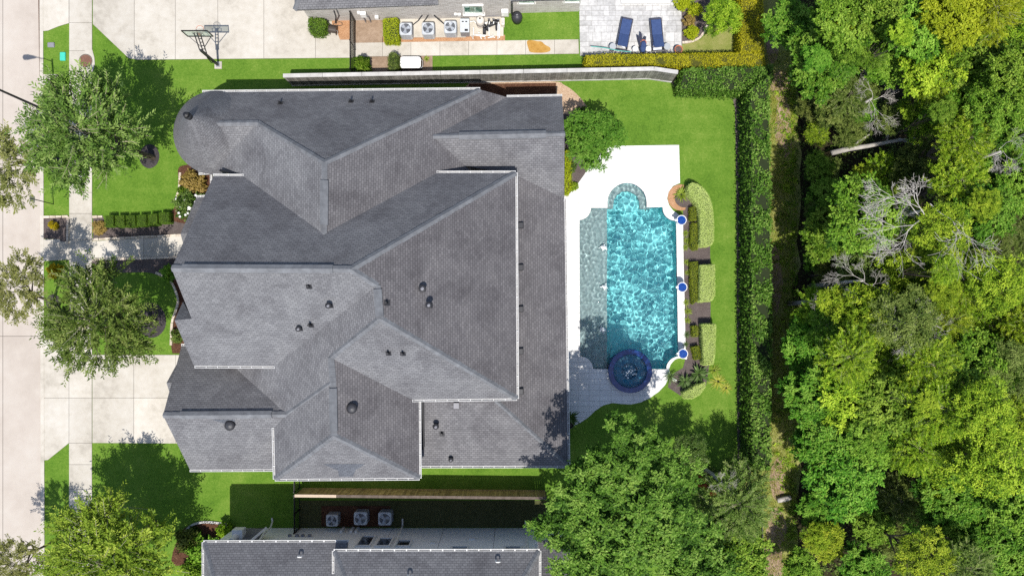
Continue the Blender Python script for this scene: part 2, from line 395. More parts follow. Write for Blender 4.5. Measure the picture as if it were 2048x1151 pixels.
# ---------------------------------------------------------------- flat ground
def gp(pts): return [G(*p) for p in pts]
def struct(o, label): return tag(o, label, None, None, 'structure')
def sheet(name, pts, z, mat, label, holes=(), depth=0.05, parent=None):
    mb = MB().prism(gp(pts), z - depth, z, [gp(h) for h in holes])
    o = mb.build(name, mat, parent)
    if parent is None: struct(o, label)
    return o
def slab_field(parent, name, outer, holes, xs, ys, z0, z1, mat, gap=0.02, jitter=0.0, skip=None):
    """Cut a px polygon along px grid lines into separate slabs with recessed joints; each slab is a child of parent."""
    tris = MB().prism(gp(outer), 0, 0.0, [gp(h) for h in holes])
    bm = bmesh.new()
    n = len(tris.v) // 2
    vs = [bm.verts.new(v) for v in tris.v[:n]]
    for f in tris.f:
        if len(f) == 3 and max(f) < n:
            try: bm.faces.new([vs[i] for i in f])
            except ValueError: pass
    for x in xs: bmesh.ops.bisect_plane(bm, geom=bm.verts[:] + bm.edges[:] + bm.faces[:], plane_co=((x - CX) * S, 0, 0), plane_no=(1, 0, 0), dist=1e-5)
    for y in ys: bmesh.ops.bisect_plane(bm, geom=bm.verts[:] + bm.edges[:] + bm.faces[:], plane_co=(0, (CY - y) * S, 0), plane_no=(0, 1, 0), dist=1e-5)
    wx = sorted((x - CX) * S for x in xs); wy = sorted((CY - y) * S for y in ys)
    cells = {}
    for f in bm.faces:
        c = f.calc_center_median()
        cells.setdefault((int(np.searchsorted(wx, c.x)), int(np.searchsorted(wy, c.y))), []).append(f)
    o_ = org(parent); rng = random.Random(len(cells))
    for key, fs in sorted(cells.items()):
        if sum(f.calc_area() for f in fs) < 0.01: continue
        idx = {}; vv = []
        for f in fs:
            for v in f.verts:
                if v not in idx: idx[v] = len(vv); vv.append(v.co.copy())
        cnt = {}
        for f in fs:
            L = [idx[v] for v in f.verts]
            for i in range(len(L)): cnt[(L[i], L[(i + 1) % len(L)])] = 1
        x0, x1 = min(v.x for v in vv), max(v.x for v in vv); y0, y1 = min(v.y for v in vv), max(v.y for v in vv)
        cx, cy = (x0 + x1) / 2, (y0 + y1) / 2
        kx = 1 - gap / max(x1 - x0, gap * 4); ky = 1 - gap / max(y1 - y0, gap * 4)
        dz = rng.uniform(-jitter, jitter); m = len(vv)
        top = [(cx + (v.x - cx) * kx - o_.x, cy + (v.y - cy) * ky - o_.y, z1 + dz - o_.z) for v in vv]
        faces = [tuple(idx[v] for v in f.verts) for f in fs]
        if fs[0].normal.z < 0: faces = [tuple(reversed(f)) for f in faces]
        edges = {}
        for f in faces:
            for i in range(len(f)): edges[(f[i], f[(i + 1) % len(f)])] = 1
        sides = [(b, a, a + m, b + m) for (a, b) in edges if (b, a) not in edges]
        me = bpy.data.meshes.new(name)
        me.from_pydata(top + [(t[0], t[1], z0 - o_.z) for t in top], [], faces + sides); me.update()
        link(name, me, mat, parent)
    bm.free()

POOL = ([(1160, 712), (1159, 440)] + arc(1158, 416, 24, 270, 360, 8) + [(1215, 416), (1215, 405)] + arc(1254, 405, 39, 180, 0, 18)
        + [(1293, 415), (1325, 414)] + arc(1350, 416, 25, 180, 270, 8) + [(1352, 446), (1356, 700)] + arc(1358, 738, 26, 90, 180, 8)
        + [(1302, 737)] + arc(1259, 741, 42, 5, -185, 22) + [(1186, 737)] + arc(1161, 737, 25, 0, 90, 8))
POOLRECT = [(1156, 362), (1361, 362), (1361, 741), (1156, 741)]
POOLHOLE = [(1256 + (x - 1256) * 1.006, 560 + (y - 560) * 1.004) for x, y in POOL]
BIG = 9000
sheet('ground', [(-BIG, -BIG), (BIG, -BIG), (BIG, BIG), (-BIG, BIG)], -0.12, M['soil'], 'dark soil ground under the whole neighbourhood', [POOLHOLE], 0.02)
sheet('lawn', [(84, -400), (1478, -400), (1478, 1700), (84, 1700)], 0.0, M['grass'], 'mown bright green lawn around the houses', [POOLHOLE], 0.06)
rp = random.Random(3)
edge_r = [(1592 + rp.uniform(-10, 14), y) for y in range(1700, -300, -45)]
sheet('grass_path', [(1496, -300)] + [(1500, 150), (1506, 1700)] + edge_r, -0.03, M['grass_dry'], 'dry grass track between the tall hedge and the woods', (), 0.05)
def blob(cx, cy, rx, ry, n=22, j=0.22, seed=0):
    r = random.Random(seed); k = [r.uniform(1 - j, 1 + j) for _ in range(n)]
    k = [(k[i - 1] + k[i] + k[(i + 1) % n]) / 3 for i in range(n)]
    return smooth([(cx + rx * k[i] * math.cos(2 * math.pi * i / n), cy + ry * k[i] * math.sin(2 * math.pi * i / n)) for i in range(n)], 2)
for i, (x, y, rx, ry) in enumerate([(1566, 250, 15, 55), (1572, 285, 12, 28), (1552, 560, 13, 60), (1557, 960, 16, 45), (1553, 1060, 22, 40), (1545, 1120, 20, 40), (1560, 170, 18, 30), (1545, 90, 14, 40)]):
    o = sheet('dirt_patch', blob(x, y, rx, ry, seed=i), -0.022 + 0.001 * i, M['dirt'], 'bare earth patch worn into the grass track', (), 0.01)
sheet('woodland_floor', [(1590, -600), (3600, -600), (3600, 1900), (1590, 1900)], -0.06, M['soil'], 'dark leaf-littered floor of the woods', (), 0.03)

# street, kerb, pavements, drives
road = sheet('road', [(-1500, -900), (77, -900), (84, 1900), (-1500, 1900)], -0.10, M['joint'], 'pale concrete street along the front gardens', (), 0.05)
slab_field(road, 'road_slab', [(-1500, -900), (76, -900), (83.5, 1900), (-1500, 1900)], [], [4, -370], [-400, 672, 1500], -0.14, -0.085, M['road'], 0.03)
kerb = MB().prism(gp([(77.5, -900), (84.5, -900), (91.5, 1900), (84.5, 1900)]), -0.12, 0.045).build('kerb', M['concrete'])
struct(kerb, 'low concrete kerb beside the street')
sw = sheet('sidewalk', [(139, -900), (185, -900), (184, 1900), (138, 1900)], 0.012, M['joint'], 'concrete sidewalk parallel to the street', (), 0.05)
slab_field(sw, 'sidewalk_slab', [(139, -900), (185, -900), (184, 1900), (138, 1900)], [], [], [-300, -60, 46, 102, 160, 218, 276, 334, 385, 427, 479, 531, 590, 650, 709, 795, 885, 928, 977, 1018, 1075, 1130, 1190], 0.0, 0.03, M['concrete'], 0.022)
sheet('sidewalk_bulge', [(185, 100), (189, 115), (190, 128), (187, 140), (182, 150), (170, 150), (170, 100)], 0.034, M['concrete'], 'rounded concrete widening of the sidewalk at the manhole', (), 0.04)
drv = [(84, 668), (100, 672), (138.5, 709), (138.5, 885), (96, 919), (85, 920)]
d = sheet('driveway_apron', drv, 0.012, M['joint'], 'flared concrete apron between street and sidewalk', (), 0.05)
slab_field(d, 'driveway_slab', drv, [], [], [795], 0.0, 0.031, M['concrete'], 0.022)
drv = [(185, 709), (520, 709), (520, 887), (185, 885)]
d = sheet('driveway', drv, 0.012, M['joint'], 'concrete driveway up to the garage', (), 0.05)
slab_field(d, 'driveway_slab', drv, [], [268, 352, 436], [795], 0.0, 0.031, M['concrete'], 0.022)
ap = [(84, -200), (138.5, -200), (138.5, 47), (118, 53), (96, 62), (84, 63)]
d = sheet('neighbour_apron', ap, 0.012, M['joint'], 'flared apron of the neighbour\'s drive at the street', (), 0.05)
slab_field(d, 'driveway_slab', ap, [], [], [-60], 0.0, 0.031, M['concrete'], 0.022)
nd = [(185, -400), (620, -400), (620, 44), (707, 42), (707, 116), (275, 120), (258, 117), (186, 49)]
d = sheet('neighbour_driveway', nd, 0.012, M['joint'], 'wide concrete drive under the basketball hoop', (), 0.05)
slab_field(d, 'driveway_slab', nd, [], [269, 351, 436, 528, 631], [-180, -60], 0.0, 0.031, M['concrete'], 0.022)
np_ = [(707, 86), (1157, 79), (1158, 108), (707, 114)]
d = sheet('side_path', np_, 0.012, M['joint'], 'narrow concrete path beside the neighbour\'s equipment', (), 0.05)
slab_field(d, 'path_slab', np_, [], [765, 822, 880, 937, 994, 1051, 1109], [], 0.0, 0.031, M['concrete'], 0.02)
o = MB().prism(gp(smooth([(1054, 83), (1064, 81), (1075, 83), (1083, 84), (1090, 90), (1100, 96), (1099, 103), (1085, 106), (1062, 105), (1057, 98)], 4)), 0.03, 0.0345).build('rust_stain', M['stain'], d)
fw = [(85, 478), (120, 478), (122, 483), (139, 483), (185, 482), (366, 472), (420, 472), (420, 515), (185, 517), (85, 522)]
d = sheet('front_walk', fw, 0.016, M['joint'], 'front walk from street to the porch', (), 0.05)
slab_field(d, 'walk_slab', fw, [], [139, 185, 238, 288, 337], [], 0.0, 0.036, M['concrete'], 0.022)

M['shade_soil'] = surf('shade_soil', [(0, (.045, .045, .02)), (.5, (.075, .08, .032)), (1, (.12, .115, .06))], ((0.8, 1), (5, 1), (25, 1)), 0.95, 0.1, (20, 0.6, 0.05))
sheet('gutter_silt', [(74.6, -60), (77.3, -60), (78, 60), (78.3, 150), (77.3, 150), (76, 60)], -0.076, M['brown_mulch'], 'brown silt line along the kerb', (), 0.02)
# planting beds
def bed(name, pts, mat, label, z=0.008, sm=True):
    return sheet(name, smooth(pts, 4) if sm else pts, z, M[mat], label, (), 0.03)
bed('verge_bed', [(88, 434), (138, 434), (138, 490), (122, 491), (121, 478), (88, 477)], 'mulch', 'mulched verge bed with one yellow shrub', 0.01, False)
bed('walk_bed', [(186, 434), (206, 432), (212, 452), (290, 452), (345, 440), (420, 436), (420, 470), (366, 472), (186, 479)], 'mulch', 'mulch strip beside the front walk below clipped boxes', 0.01, False)
bed('porch_bed', [(186, 518), (230, 519), (420, 516), (420, 545), (345, 560), (300, 545), (240, 545), (190, 540)], 'mulch', 'shaded mulch bed south of the front walk', 0.011)
bed('turret_bed', [(356, 340), (372, 330), (420, 330), (425, 440), (340, 440), (352, 410), (360, 380)], 'brown_mulch', 'planting bed at the foot of the round turret', 0.012)
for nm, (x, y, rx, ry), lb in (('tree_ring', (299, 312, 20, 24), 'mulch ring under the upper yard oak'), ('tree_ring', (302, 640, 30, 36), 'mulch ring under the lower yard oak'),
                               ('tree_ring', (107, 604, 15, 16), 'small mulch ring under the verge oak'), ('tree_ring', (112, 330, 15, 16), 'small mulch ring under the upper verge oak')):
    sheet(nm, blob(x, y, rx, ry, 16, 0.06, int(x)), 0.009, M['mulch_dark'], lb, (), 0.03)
bed('facade_bed', [(345, 565), (352, 585), (357, 605), (352, 628), (344, 640), (342, 690), (345, 706), (400, 706), (400, 550), (355, 553)], 'brown_mulch', 'narrow bed along the front facade', 0.012, False)
bed('gravel_bed', [(940, 165), (1100, 163), (1128, 170), (1150, 185), (1168, 205), (1178, 225), (1172, 245), (1120, 262), (1000, 230), (950, 215)], 'gravel', 'tan gravel bed behind the rear wing', 0.010)
sheet('leaf_litter_bed', [(938, 168), (1112, 166), (1112, 240), (938, 240)], 0.022, M['brown_mulch'], 'dark brown bed between fence and rear wing', (), 0.02)
bed('patio_bed', [(1090, 240), (1160, 235), (1185, 260), (1200, 300), (1172, 344), (1150, 374), (1132, 390), (1090, 390)], 'mulch', 'mulch bed beside the deck under the bright tree', 0.011)
bed('hedge_bed', [(1338, 157), (1346, 170), (1352, 182), (1368, 191), (1400, 192), (1440, 190), (1458, 192), (1466, 200), (1470, 218), (1473, 400), (1475, 940), (1500, 950), (1500, 400), (1500, 150), (1420, 148)], 'mulch', 'dark mulch edge along the tall back hedge', 0.008, False)
bed('pool_bed', [(1366, 372), (1384, 380), (1396, 400), (1402, 440), (1420, 490), (1421, 560), (1421, 640), (1420, 720), (1412, 770), (1385, 795), (1360, 790), (1336, 774), (1340, 750), (1366, 735), (1372, 712), (1369, 600), (1366, 440)], 'mulch', 'mulch planting bed along the east pool edge', 0.012, False)
sheet('planter_gravel', arc(1361, 395, 26, 75, 290, 22) + arc(1368, 396, 19, 280, 85, 16), 0.05, M['orange_gravel'], 'crescent of orange gravel beside the deck', (), 0.05)
sheet('planter_soil', arc(1368, 396, 18.6, 0, 345, 24), 0.045, M['mulch'], 'grey mulch under the pale yucca', (), 0.05)
sheet('equipment_gravel', [(765, 73), (880, 74), (1010, 70), (1010, 82), (765, 86)], 0.010, M['orange_gravel'], 'orange gravel strip before the cooling units', (), 0.02)
sheet('dirt_yard', [(707, 38), (766, 38), (766, 86), (707, 86)], 0.010, M['dirt'], 'bare dirt behind the neighbour\'s iron gate', (), 0.02)
sheet('brick_chip_patch', [(664, 36), (700, 40), (700, 80), (680, 80), (676, 68), (664, 62)], 0.038, M['orange_gravel'], 'orange chippings by the hose reel', (), 0.02)
pad = MB().box((*G(866, 56), 0.03), (4.2, 1.25, 0.06)).build('equipment_pad', M['concrete']); struct(pad, 'concrete pad under three cooling units')
pad = MB().box((*G(960, 54), 0.02), (3.0, 1.2, 0.05)).build('pump_pad', M['concrete']); struct(pad, 'concrete pad under the pool pumps')
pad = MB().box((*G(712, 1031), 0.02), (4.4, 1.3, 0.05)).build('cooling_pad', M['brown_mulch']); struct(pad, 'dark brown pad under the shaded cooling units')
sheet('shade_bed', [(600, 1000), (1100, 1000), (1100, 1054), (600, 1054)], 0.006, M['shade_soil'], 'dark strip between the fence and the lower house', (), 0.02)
sheet('fence_bed', [(740, 112), (865, 111), (865, 160), (740, 160)], 0.006, M['dirt'], 'thin soil strip around the white deck box', (), 0.02)
bed('loungers_bed', [(1362, -40), (1440, -40), (1430, 40), (1415, 58), (1398, 78), (1380, 84), (1362, 86)], 'mulch', 'mulch bed beside the stone patio', 0.008, False)
bed('thin_lawn', [(1364, 90), (1400, 80), (1420, 60), (1475, 50), (1475, 104), (1364, 104)], 'grass_dry', 'thin patchy grass behind the gold hedge', 0.010, False)
bed('corner_bed', [(360, 1068), (375, 1052), (400, 1043), (440, 1045), (470, 1055), (480, 1100), (350, 1130)], 'brown_mulch', 'curved bed at the corner of the lower house', 0.010)

# stone patio of the neighbour: each stone its own slab
patio = sheet('patio', [(1157, -300), (1361, -300), (1364, 106), (1160, 112)], 0.02, M['deck_joint'], 'pale stone patio with blue loungers', (), 0.05)
rs = random.Random(11); y = -60.0; rows = []
while y < 106:
    h = rs.choice([10, 13, 19, 13]); h = min(h, 106 - y)
    x = 1158.0 + (y / 106) * 2
    while x < 1361:
        w = rs.choice([12, 18, 24, 18, 13]); x1 = min(x + w, 1362)
        if 1362 - x1 < 7: x1 = 1362
        a, b = G(x, y + h), G(x1, y)
        MB().box(((a[0] + b[0]) / 2, (a[1] + b[1]) / 2, 0.028), (b[0] - a[0] - 0.018, b[1] - a[1] - 0.018, 0.03 + rs.uniform(-.003, .003))).build('paving_stone', M['travertine'], patio)
        x = x1
    y += h

# stone edging of the beds: each stone a piece of its edging run
def edging(name, path, label, mat='stone', w=0.14, h=0.10, step=0.42):
    e = thing(name, label, 'edging', (*G(*path[0]), 0)); e['kind'] = 'structure'
    pts = [Vector((*G(*p), 0)) for p in path]; r = random.Random(len(path))
    for a, b in zip(pts, pts[1:]):
        L = (b - a).length; n = max(1, round(L / step))
        for k in range(n):
            p = a.lerp(b, (k + 0.03) / n); q = a.lerp(b, (k + 0.97) / n); hh = h + r.uniform(-.015, .015)
            MB().beam(p + Vector((0, 0, hh / 2)), q + Vector((0, 0, hh / 2)), w + r.uniform(-.02, .02), hh).build('edging_stone', M[mat], e)
edging('stone_edging', [(88, 434), (137, 433), (136, 488)], 'pale stone edge around the verge bed')
edging('stone_edging', [(186, 434), (206, 433)], 'short stone edge beside the clipped boxes')
edging('stone_edging', [(186, 479), (366, 470)], 'stone edge between front walk and mulch strip')
edging('stone_edging', [(186, 519), (366, 514)], 'stone edge south of the front walk')
edging('stone_edging', smooth([(312, 545), (335, 555), (348, 572), (357, 600), (352, 622), (345, 645), (343, 690)], 3, False), 'curved stone edge of the facade bed', step=0.35)
edging('stone_edging', [(361, 345), (359, 380), (352, 400)], 'stone edge of the turret bed')
edging('stone_edging', smooth([(1364, 86), (1382, 84), (1398, 77), (1408, 64), (1414, 52)], 3, False), 'curved stone edge beside the stone patio', step=0.35)
edging('stone_edging', smooth([(372, 1062), (382, 1050), (405, 1043), (440, 1045), (470, 1055)], 3, False), 'shaded grey edge at the corner bed', 'fence_cap', step=0.35)

# manholes and lids in the verge
def lid(px, py, r, mat, label, name='manhole_cover'):
    t = local_thing(name, label, 'manhole', (*G(px, py), 0.034), 0)
    MB().lathe([(0, .012), (r * .97, .012), (r, .006), (r, -.02)], 28).build('lid', M[mat], t)
    MB().lathe([(r + .01, -.02), (r + .01, .010), (r + .05, .008), (r + .05, -.02)], 28).build('ring', M['joint'], t)
    mb = MB()
    for k in range(-4, 5): mb.box((k * r * .2, 0, .014), (.018, 2 * r * math.sqrt(max(0.02, 1 - (k * .2) ** 2)) * .88, .008))
    mb.build('tread', M[mat], t)
lid(172, 122, .385, 'manhole', 'reddish brown round manhole cover in the sidewalk')
lid(99, 179, .36, 'manhole_grey', 'brown round manhole cover beside the kerb')
pad = MB().prism(gp([(82, 149), (117, 149), (117, 206), (83, 206)]), -0.02, 0.032).build('manhole_pad', M['concrete']); struct(pad, 'square concrete pad around the kerbside manhole')
def vault(px, py, w, l, mat, label):
    t = local_thing('utility_box', label, 'utility box', (*G(px, py), 0), 0)
    MB().box((0, 0, .04), (w, l, .09), 0, .05).build('box', M[mat], t)
    MB().box((0, 0, .09), (w * .8, l * .8, .02), 0, .04).build('lid', M[mat], t)
vault(103, 90.5, .44, .31, 'grey_plastic', 'small grey utility box in the verge grass')
vault(126.5, 113.5, .36, .54, 'teal', 'bright teal utility box beside the sidewalk')
# ---------------------------------------------------------------- main house
RV = {'a':(405.0,184.7,4.29),'b':(959.6,179.1,4.28),'c':(648.6,324.9,9.48),'d':(516.1,245.6,6.70),'e':(395.0,246.7,6.70),'f':(647.5,467.4,9.44),'b2':(1014.1,194.5,3.22),'g0':(865.4,272.5,5.97),'h':(930.5,331.6,4.76),'i':(873.4,346.0,5.79),'h2':(960.0,362.0,4.19),'v':(428.2,338.1,4.62),'s1':(396.0,344.9,4.47),'j0':(481.9,349.0,5.90),'j':(486.7,352.2,6.02),'C0':(343.0,536.2,11.27),'C1':(701.7,537.7,11.29),'n1':(1030.9,345.7,5.78),'n0':(427.0,352.0,6.01),'D0':(754.2,570.1,10.51),'D1':(759.3,635.5,10.43),'S0':(1033.5,796.0,5.76),'S1':(824.7,798.7,5.78),'q':(548.6,731.9,5.94),'q0':(423.0,731.0,5.94),'qm':(383.0,636.0,8.70),'K':(661.2,714.5,8.36),'L':(665.3,763.1,8.31),'M':(573.5,827.9,6.19),'N':(470.3,734.6,4.12),'E1':(667.2,870.0,8.29),'e1':(837.8,797.0,5.56),'e2':(838.6,955.0,5.57),'w1':(550.4,957.0,5.56),'w0':(547.9,855.2,5.56),'F0':(326.0,829.7,6.19),'F2':(380.0,938.6,3.53),'F3':(549.0,937.8,3.52),'F1':(363.0,691.3,3.07),'F4':(440.0,690.9,3.08),'G1':(1129.0,267.2,5.96),'m0':(1124.0,192.5,3.22),'r1':(1128.6,396.8,3.29),'r0':(1033.5,350.9,4.32),'Q':(991.8,800.1,4.82),'Cc':(1136.2,930.9,3.30),'t0':(840.0,931.0,3.29),'t1':(840.0,799.9,4.83),'r2':(991.9,352.0,4.75)}
RW = {k: P(*v) for k, v in RV.items()}
def plane_z(face, px, py):
    a, b, c = RW[face[0]], RW[face[1]], RW[face[-1]]
    n = (b - a).cross(c - a)
    o = Vector((0, 0, H)); d = P(px, py, 0) - o
    t = n.dot(a - o) / n.dot(d); return o + d * t
FACES = {  # face: vertices, tone (0 blue-grey .. 1 darker brown-grey, highest on east slopes)
 'P1': ('a b c d e', .35), 'P3': ('b b2 g0 h h2 i f c', .85), 'P2': ('c d v j0 j f', .1), 'P2b': ('e d v s1', .1),
 'P4': ('C0 C1 n1 i f j n0', .35), 'P5': ('C1 D0 D1 S0 n1', 1.0), 'P6': ('C0 C1 D0 q q0 qm', .05), 'P7': ('D0 D1 K L M N q', .2),
 'P8': ('D1 S0 S1 K', .1), 'P10': ('K S1 e1 e2 E1 L', .95), 'P11': ('L E1 w1 w0 M', .3), 'P12': ('E1 e2 w1', .15),
 'P13': ('F0 M w0 F3 F2', .15), 'P9': ('F0 M N F4 F1', .35), 'P17': ('b2 m0 G1 g0', .35), 'P18': ('g0 G1 r1 r0 h', .35),
 'P14': ('r0 r1 Cc Q r2', .95), 'P15': ('Q Cc t0 t1', .5)}
VOL = {'main': 'P4 P5 P6 P7 P8', 'wing': 'P1 P2 P2b P3', 'garage': 'P9 P10 P11 P12 P13', 'rear': 'P14 P15 P17 P18'}
def roof_mesh(name, polys, tones, parent, mat, thick=0.16):
    """polys of world points; top faces get metre UVs along eave and slope, plus an underside and edges."""
    me = bpy.data.meshes.new(name); o_ = org(parent)
    vs = []; fs = []; uvs = []; tn = []
    for poly, t in zip(polys, tones):
        n = Vector((0, 0, 0))
        for i in range(len(poly)):
            a, b = poly[i], poly[(i + 1) % len(poly)]
            n += Vector(((a.y - b.y) * (a.z + b.z), (a.z - b.z) * (a.x + b.x), (a.x - b.x) * (a.y + b.y)))
        if n.z < 0: poly = list(reversed(poly)); n = -n
        n.normalize(); u = Vector((0, 0, 1)).cross(n)
        u = u.normalized() if u.length > 1e-4 else Vector((1, 0, 0)); w = n.cross(u)
        b = len(vs); k = len(poly)
        vs += [p - o_ for p in poly] + [p - o_ - Vector((0, 0, thick)) for p in poly]
        fs.append(tuple(range(b, b + k))); uvs.append([(p.dot(u), p.dot(w)) for p in poly]); tn.append(t)
        fs.append(tuple(reversed(range(b + k, b + 2 * k)))); uvs.append([(0, 0)] * k); tn.append(t)
        for i in range(k):
            j = (i + 1) % k; fs.append((b + j, b + i, b + k + i, b + k + j)); uvs.append([(0, 0)] * 4); tn.append(t)
    me.from_pydata([tuple(v) for v in vs], [], fs); me.update()
    uv = me.uv_layers.new(name='UVMap'); li = 0
    flat = [c for f in uvs for p in f for c in p]
    uv.data.foreach_set('uv', flat)
    at = me.attributes.new('tone', 'FLOAT', 'FACE'); at.data.foreach_set('value', tn)
    return link(name, me, mat, parent)
house = thing('main_house', 'large grey-shingled house with many hips, a round turret and white gutters', 'house', (*G(740, 560), 0))
walls_mb = MB()
def wall_block(mb, pts, z):      # footprint given at eave height
    mb.prism([tuple(P(x, y, z)[:2]) for x, y in pts], -0.02, z - 0.1)
wall_block(walls_mb, [(440, 362), (1020, 356), (1023, 786), (835, 788), (560, 722), (435, 722)], 5.7)
wall_block(walls_mb, [(415, 196), (950, 190), (940, 350), (500, 345), (420, 335)], 4.2)
wall_block(walls_mb, [(562, 780), (826, 790), (827, 944), (562, 946)], 5.4)
wall_block(walls_mb, [(390, 705), (560, 735), (548, 925), (395, 925)], 3.2)
wall_block(walls_mb, [(900, 205), (1113, 205), (1118, 385), (1122, 918), (850, 918), (850, 700), (900, 400)], 3.1)
walls_mb.build('wall', M['house_brick'], house)
roofs = {}; allp = []
for vn, fl in VOL.items():
    polys = [[RW[k] for k in FACES[f][0].split()] for f in fl.split()]
    roofs[vn] = roof_mesh('roof', polys, [FACES[f][1] for f in fl.split()], house, M['shingle'])
    allp += polys
f6 = FACES['P6'][0].split(); f9 = FACES['P9'][0].split()
gl, gr, ge = plane_z(f6, 349, 640), plane_z(f6, 384, 637), plane_z(f6, 388, 731)
gn = P(366, 603, gl.z - 1.3)
bay = [[gr, gl, ge, RW['q0']], [gl, gr, gn]]
b1, b2_, b3, b4 = P(393, 395, 3.6), P(409, 394, 3.6), P(376, 466, 5.2), P(361, 467, 5.2)
b5 = P(366, 486, 4.6)
bay += [[b1, b2_, b3, b4], [b4, b3, b5]]
g1, g2_, g3 = P(333, 765, 4.5), P(348, 764, 4.5), P(340, 787, 3.9)
bay += [[g1, g2_, g3], [g1, g2_, P(352, 730, 3.6)]]
roofs['bay0'] = roof_mesh('bay_roof', bay[:2], [.05, .35], house, M['shingle'])
roofs['bay'] = roof_mesh('bay_roof', bay[2:4], [.35, .05], house, M['shingle'])
roofs['bay2'] = roof_mesh('bay_roof', bay[4:], [.1, .35], house, M['shingle'])
allp += bay
# round turret: cone with curved shingle courses
tc = P(430, 265.6, 4.4); tr_ = 83.5 * (H - 4.4) / F
apex = P(376, 240, 8.3); apex = Vector((tc.x + 0.0, tc.y + 0.0, 8.3))
NT = 56; cone = []
for k in range(NT):
    a0, a1 = 2 * math.pi * k / NT, 2 * math.pi * (k + 1) / NT
    p0 = tc + Vector((math.cos(a0) * tr_, math.sin(a0) * tr_, 0)); p1 = tc + Vector((math.cos(a1) * tr_, math.sin(a1) * tr_, 0))
    cone.append([p0, p1, apex.copy()])
roofs['turret'] = roof_mesh('turret_roof', cone, [.08 + .2 * abs(math.sin(k * .6)) for k in range(NT)], house, M['shingle'])
allp += cone
tw = MB().lathe([(tr_ - .35, -.02), (tr_ - .35, 4.35)], 40, (tc.x, tc.y, 0)).build('turret_wall', M['house_brick'], house)
MB().lathe([(.17, -.25), (.2, .05), (.14, .1), (.14, .32), (.0, .36)], 16, apex).build('finial', M['black'], roofs['turret'])
bv, bf = [], []
for p in allp:
    b = len(bv); bv += p; bf.append(tuple(range(b, b + len(p))))
BVH = BVHTree.FromPolygons([tuple(v) for v in bv], bf)
def roof_at(px, py):
    o = Vector((0, 0, H)); d = (P(px, py, 0) - o).normalized()
    h = BVH.ray_cast(o, d)
    return (h[0], h[1] if h[1].z > 0 else -h[1]) if h[0] else (P(px, py, 3), Vector((0, 0, 1)))

# ridge and hip caps: overlapping cap shingles, one strip per line
def caps(a, b, parent, w=0.30, step=0.24, rise=0.05, vent=False):
    mb = MB(); L = (b - a).length; n = max(2, int(L / step)); d = (b - a) / n
    sd = d.cross(Vector((0, 0, 1))).normalized(); r = random.Random(int(a.x * 100))
    drop = w * 0.33
    for k in range(n):
        p = a + d * k; q = p + d * 1.15
        h0, h1 = rise + .004, rise - .012
        ww = w * r.uniform(.95, 1.05)
        vs = [p - sd * ww / 2 + Vector((0, 0, h0 - drop)), p + Vector((0, 0, h0 + .03)), p + sd * ww / 2 + Vector((0, 0, h0 - drop)),
              q - sd * ww / 2 + Vector((0, 0, h1 - drop)), q + Vector((0, 0, h1 + .03)), q + sd * ww / 2 + Vector((0, 0, h1 - drop))]
        mb.add(vs, [(0, 1, 4, 3), (1, 2, 5, 4), (0, 2, 1)])
    mb.build('ridge_cap', M['cap'], parent)
def ridge_vent(a, b, parent, w=0.42):
    mb = MB(); up = Vector((0, 0, 1)); sd = (b - a).cross(up).normalized()
    vs = []
    for p in (a, b):
        vs += [p - sd * w / 2 + up * -.10, p - sd * w / 2 + up * .0, p + up * .17, p + sd * w / 2 + up * .0, p + sd * w / 2 + up * -.10]
    mb.add(vs, [(0, 1, 6, 5), (1, 2, 7, 6), (2, 3, 8, 7), (3, 4, 9, 8), (0, 4, 3, 2, 1), (5, 6, 7, 8, 9)])
    n = int((b - a).length / .5)
    mb.build('ridge_vent', M['cap'], parent)
R_ = RW
for a, b, v in (('c', 'd', 'wing'), ('c', 'b', 'wing'), ('d', 'e', 'wing'), ('c', 'f', 'wing')): caps(R_[a], R_[b], roofs[v])
for a, b in (('C0', 'C1'), ('C1', 'D0'), ('D0', 'D1'), ('D1', 'S0'), ('D1', 'K'), ('C1', 'n1'), ('K', 'L')): caps(R_[a], R_[b], roofs['main'], 0.34)
for a, b in (('M', 'L'), ('L', 'E1'), ('E1', 'w1'), ('E1', 'e2'), ('F0', 'M')): caps(R_[a], R_[b], roofs['garage'], 0.34)
for a, b in (('g0', 'G1'), ('Q', 'Cc')): caps(R_[a], R_[b], roofs['rear'], 0.28)
lp = lambda a, b, t: R_[a].lerp(R_[b], t)
ridge_vent(lp('C0', 'C1', .06), lp('C0', 'C1', .9), roofs['main']); ridge_vent(lp('c', 'f', .25), lp('c', 'f', .88), roofs['wing'])
ridge_vent(lp('D0', 'D1', .12), lp('D0', 'D1', .95), roofs['main']); ridge_vent(lp('L', 'E1', .12), lp('L', 'E1', .92), roofs['garage'])
ridge_vent(lp('F0', 'M', .14), lp('F0', 'M', .88), roofs['garage']); ridge_vent(lp('g0', 'G1', .2), lp('g0', 'G1', .86), roofs['rear'])

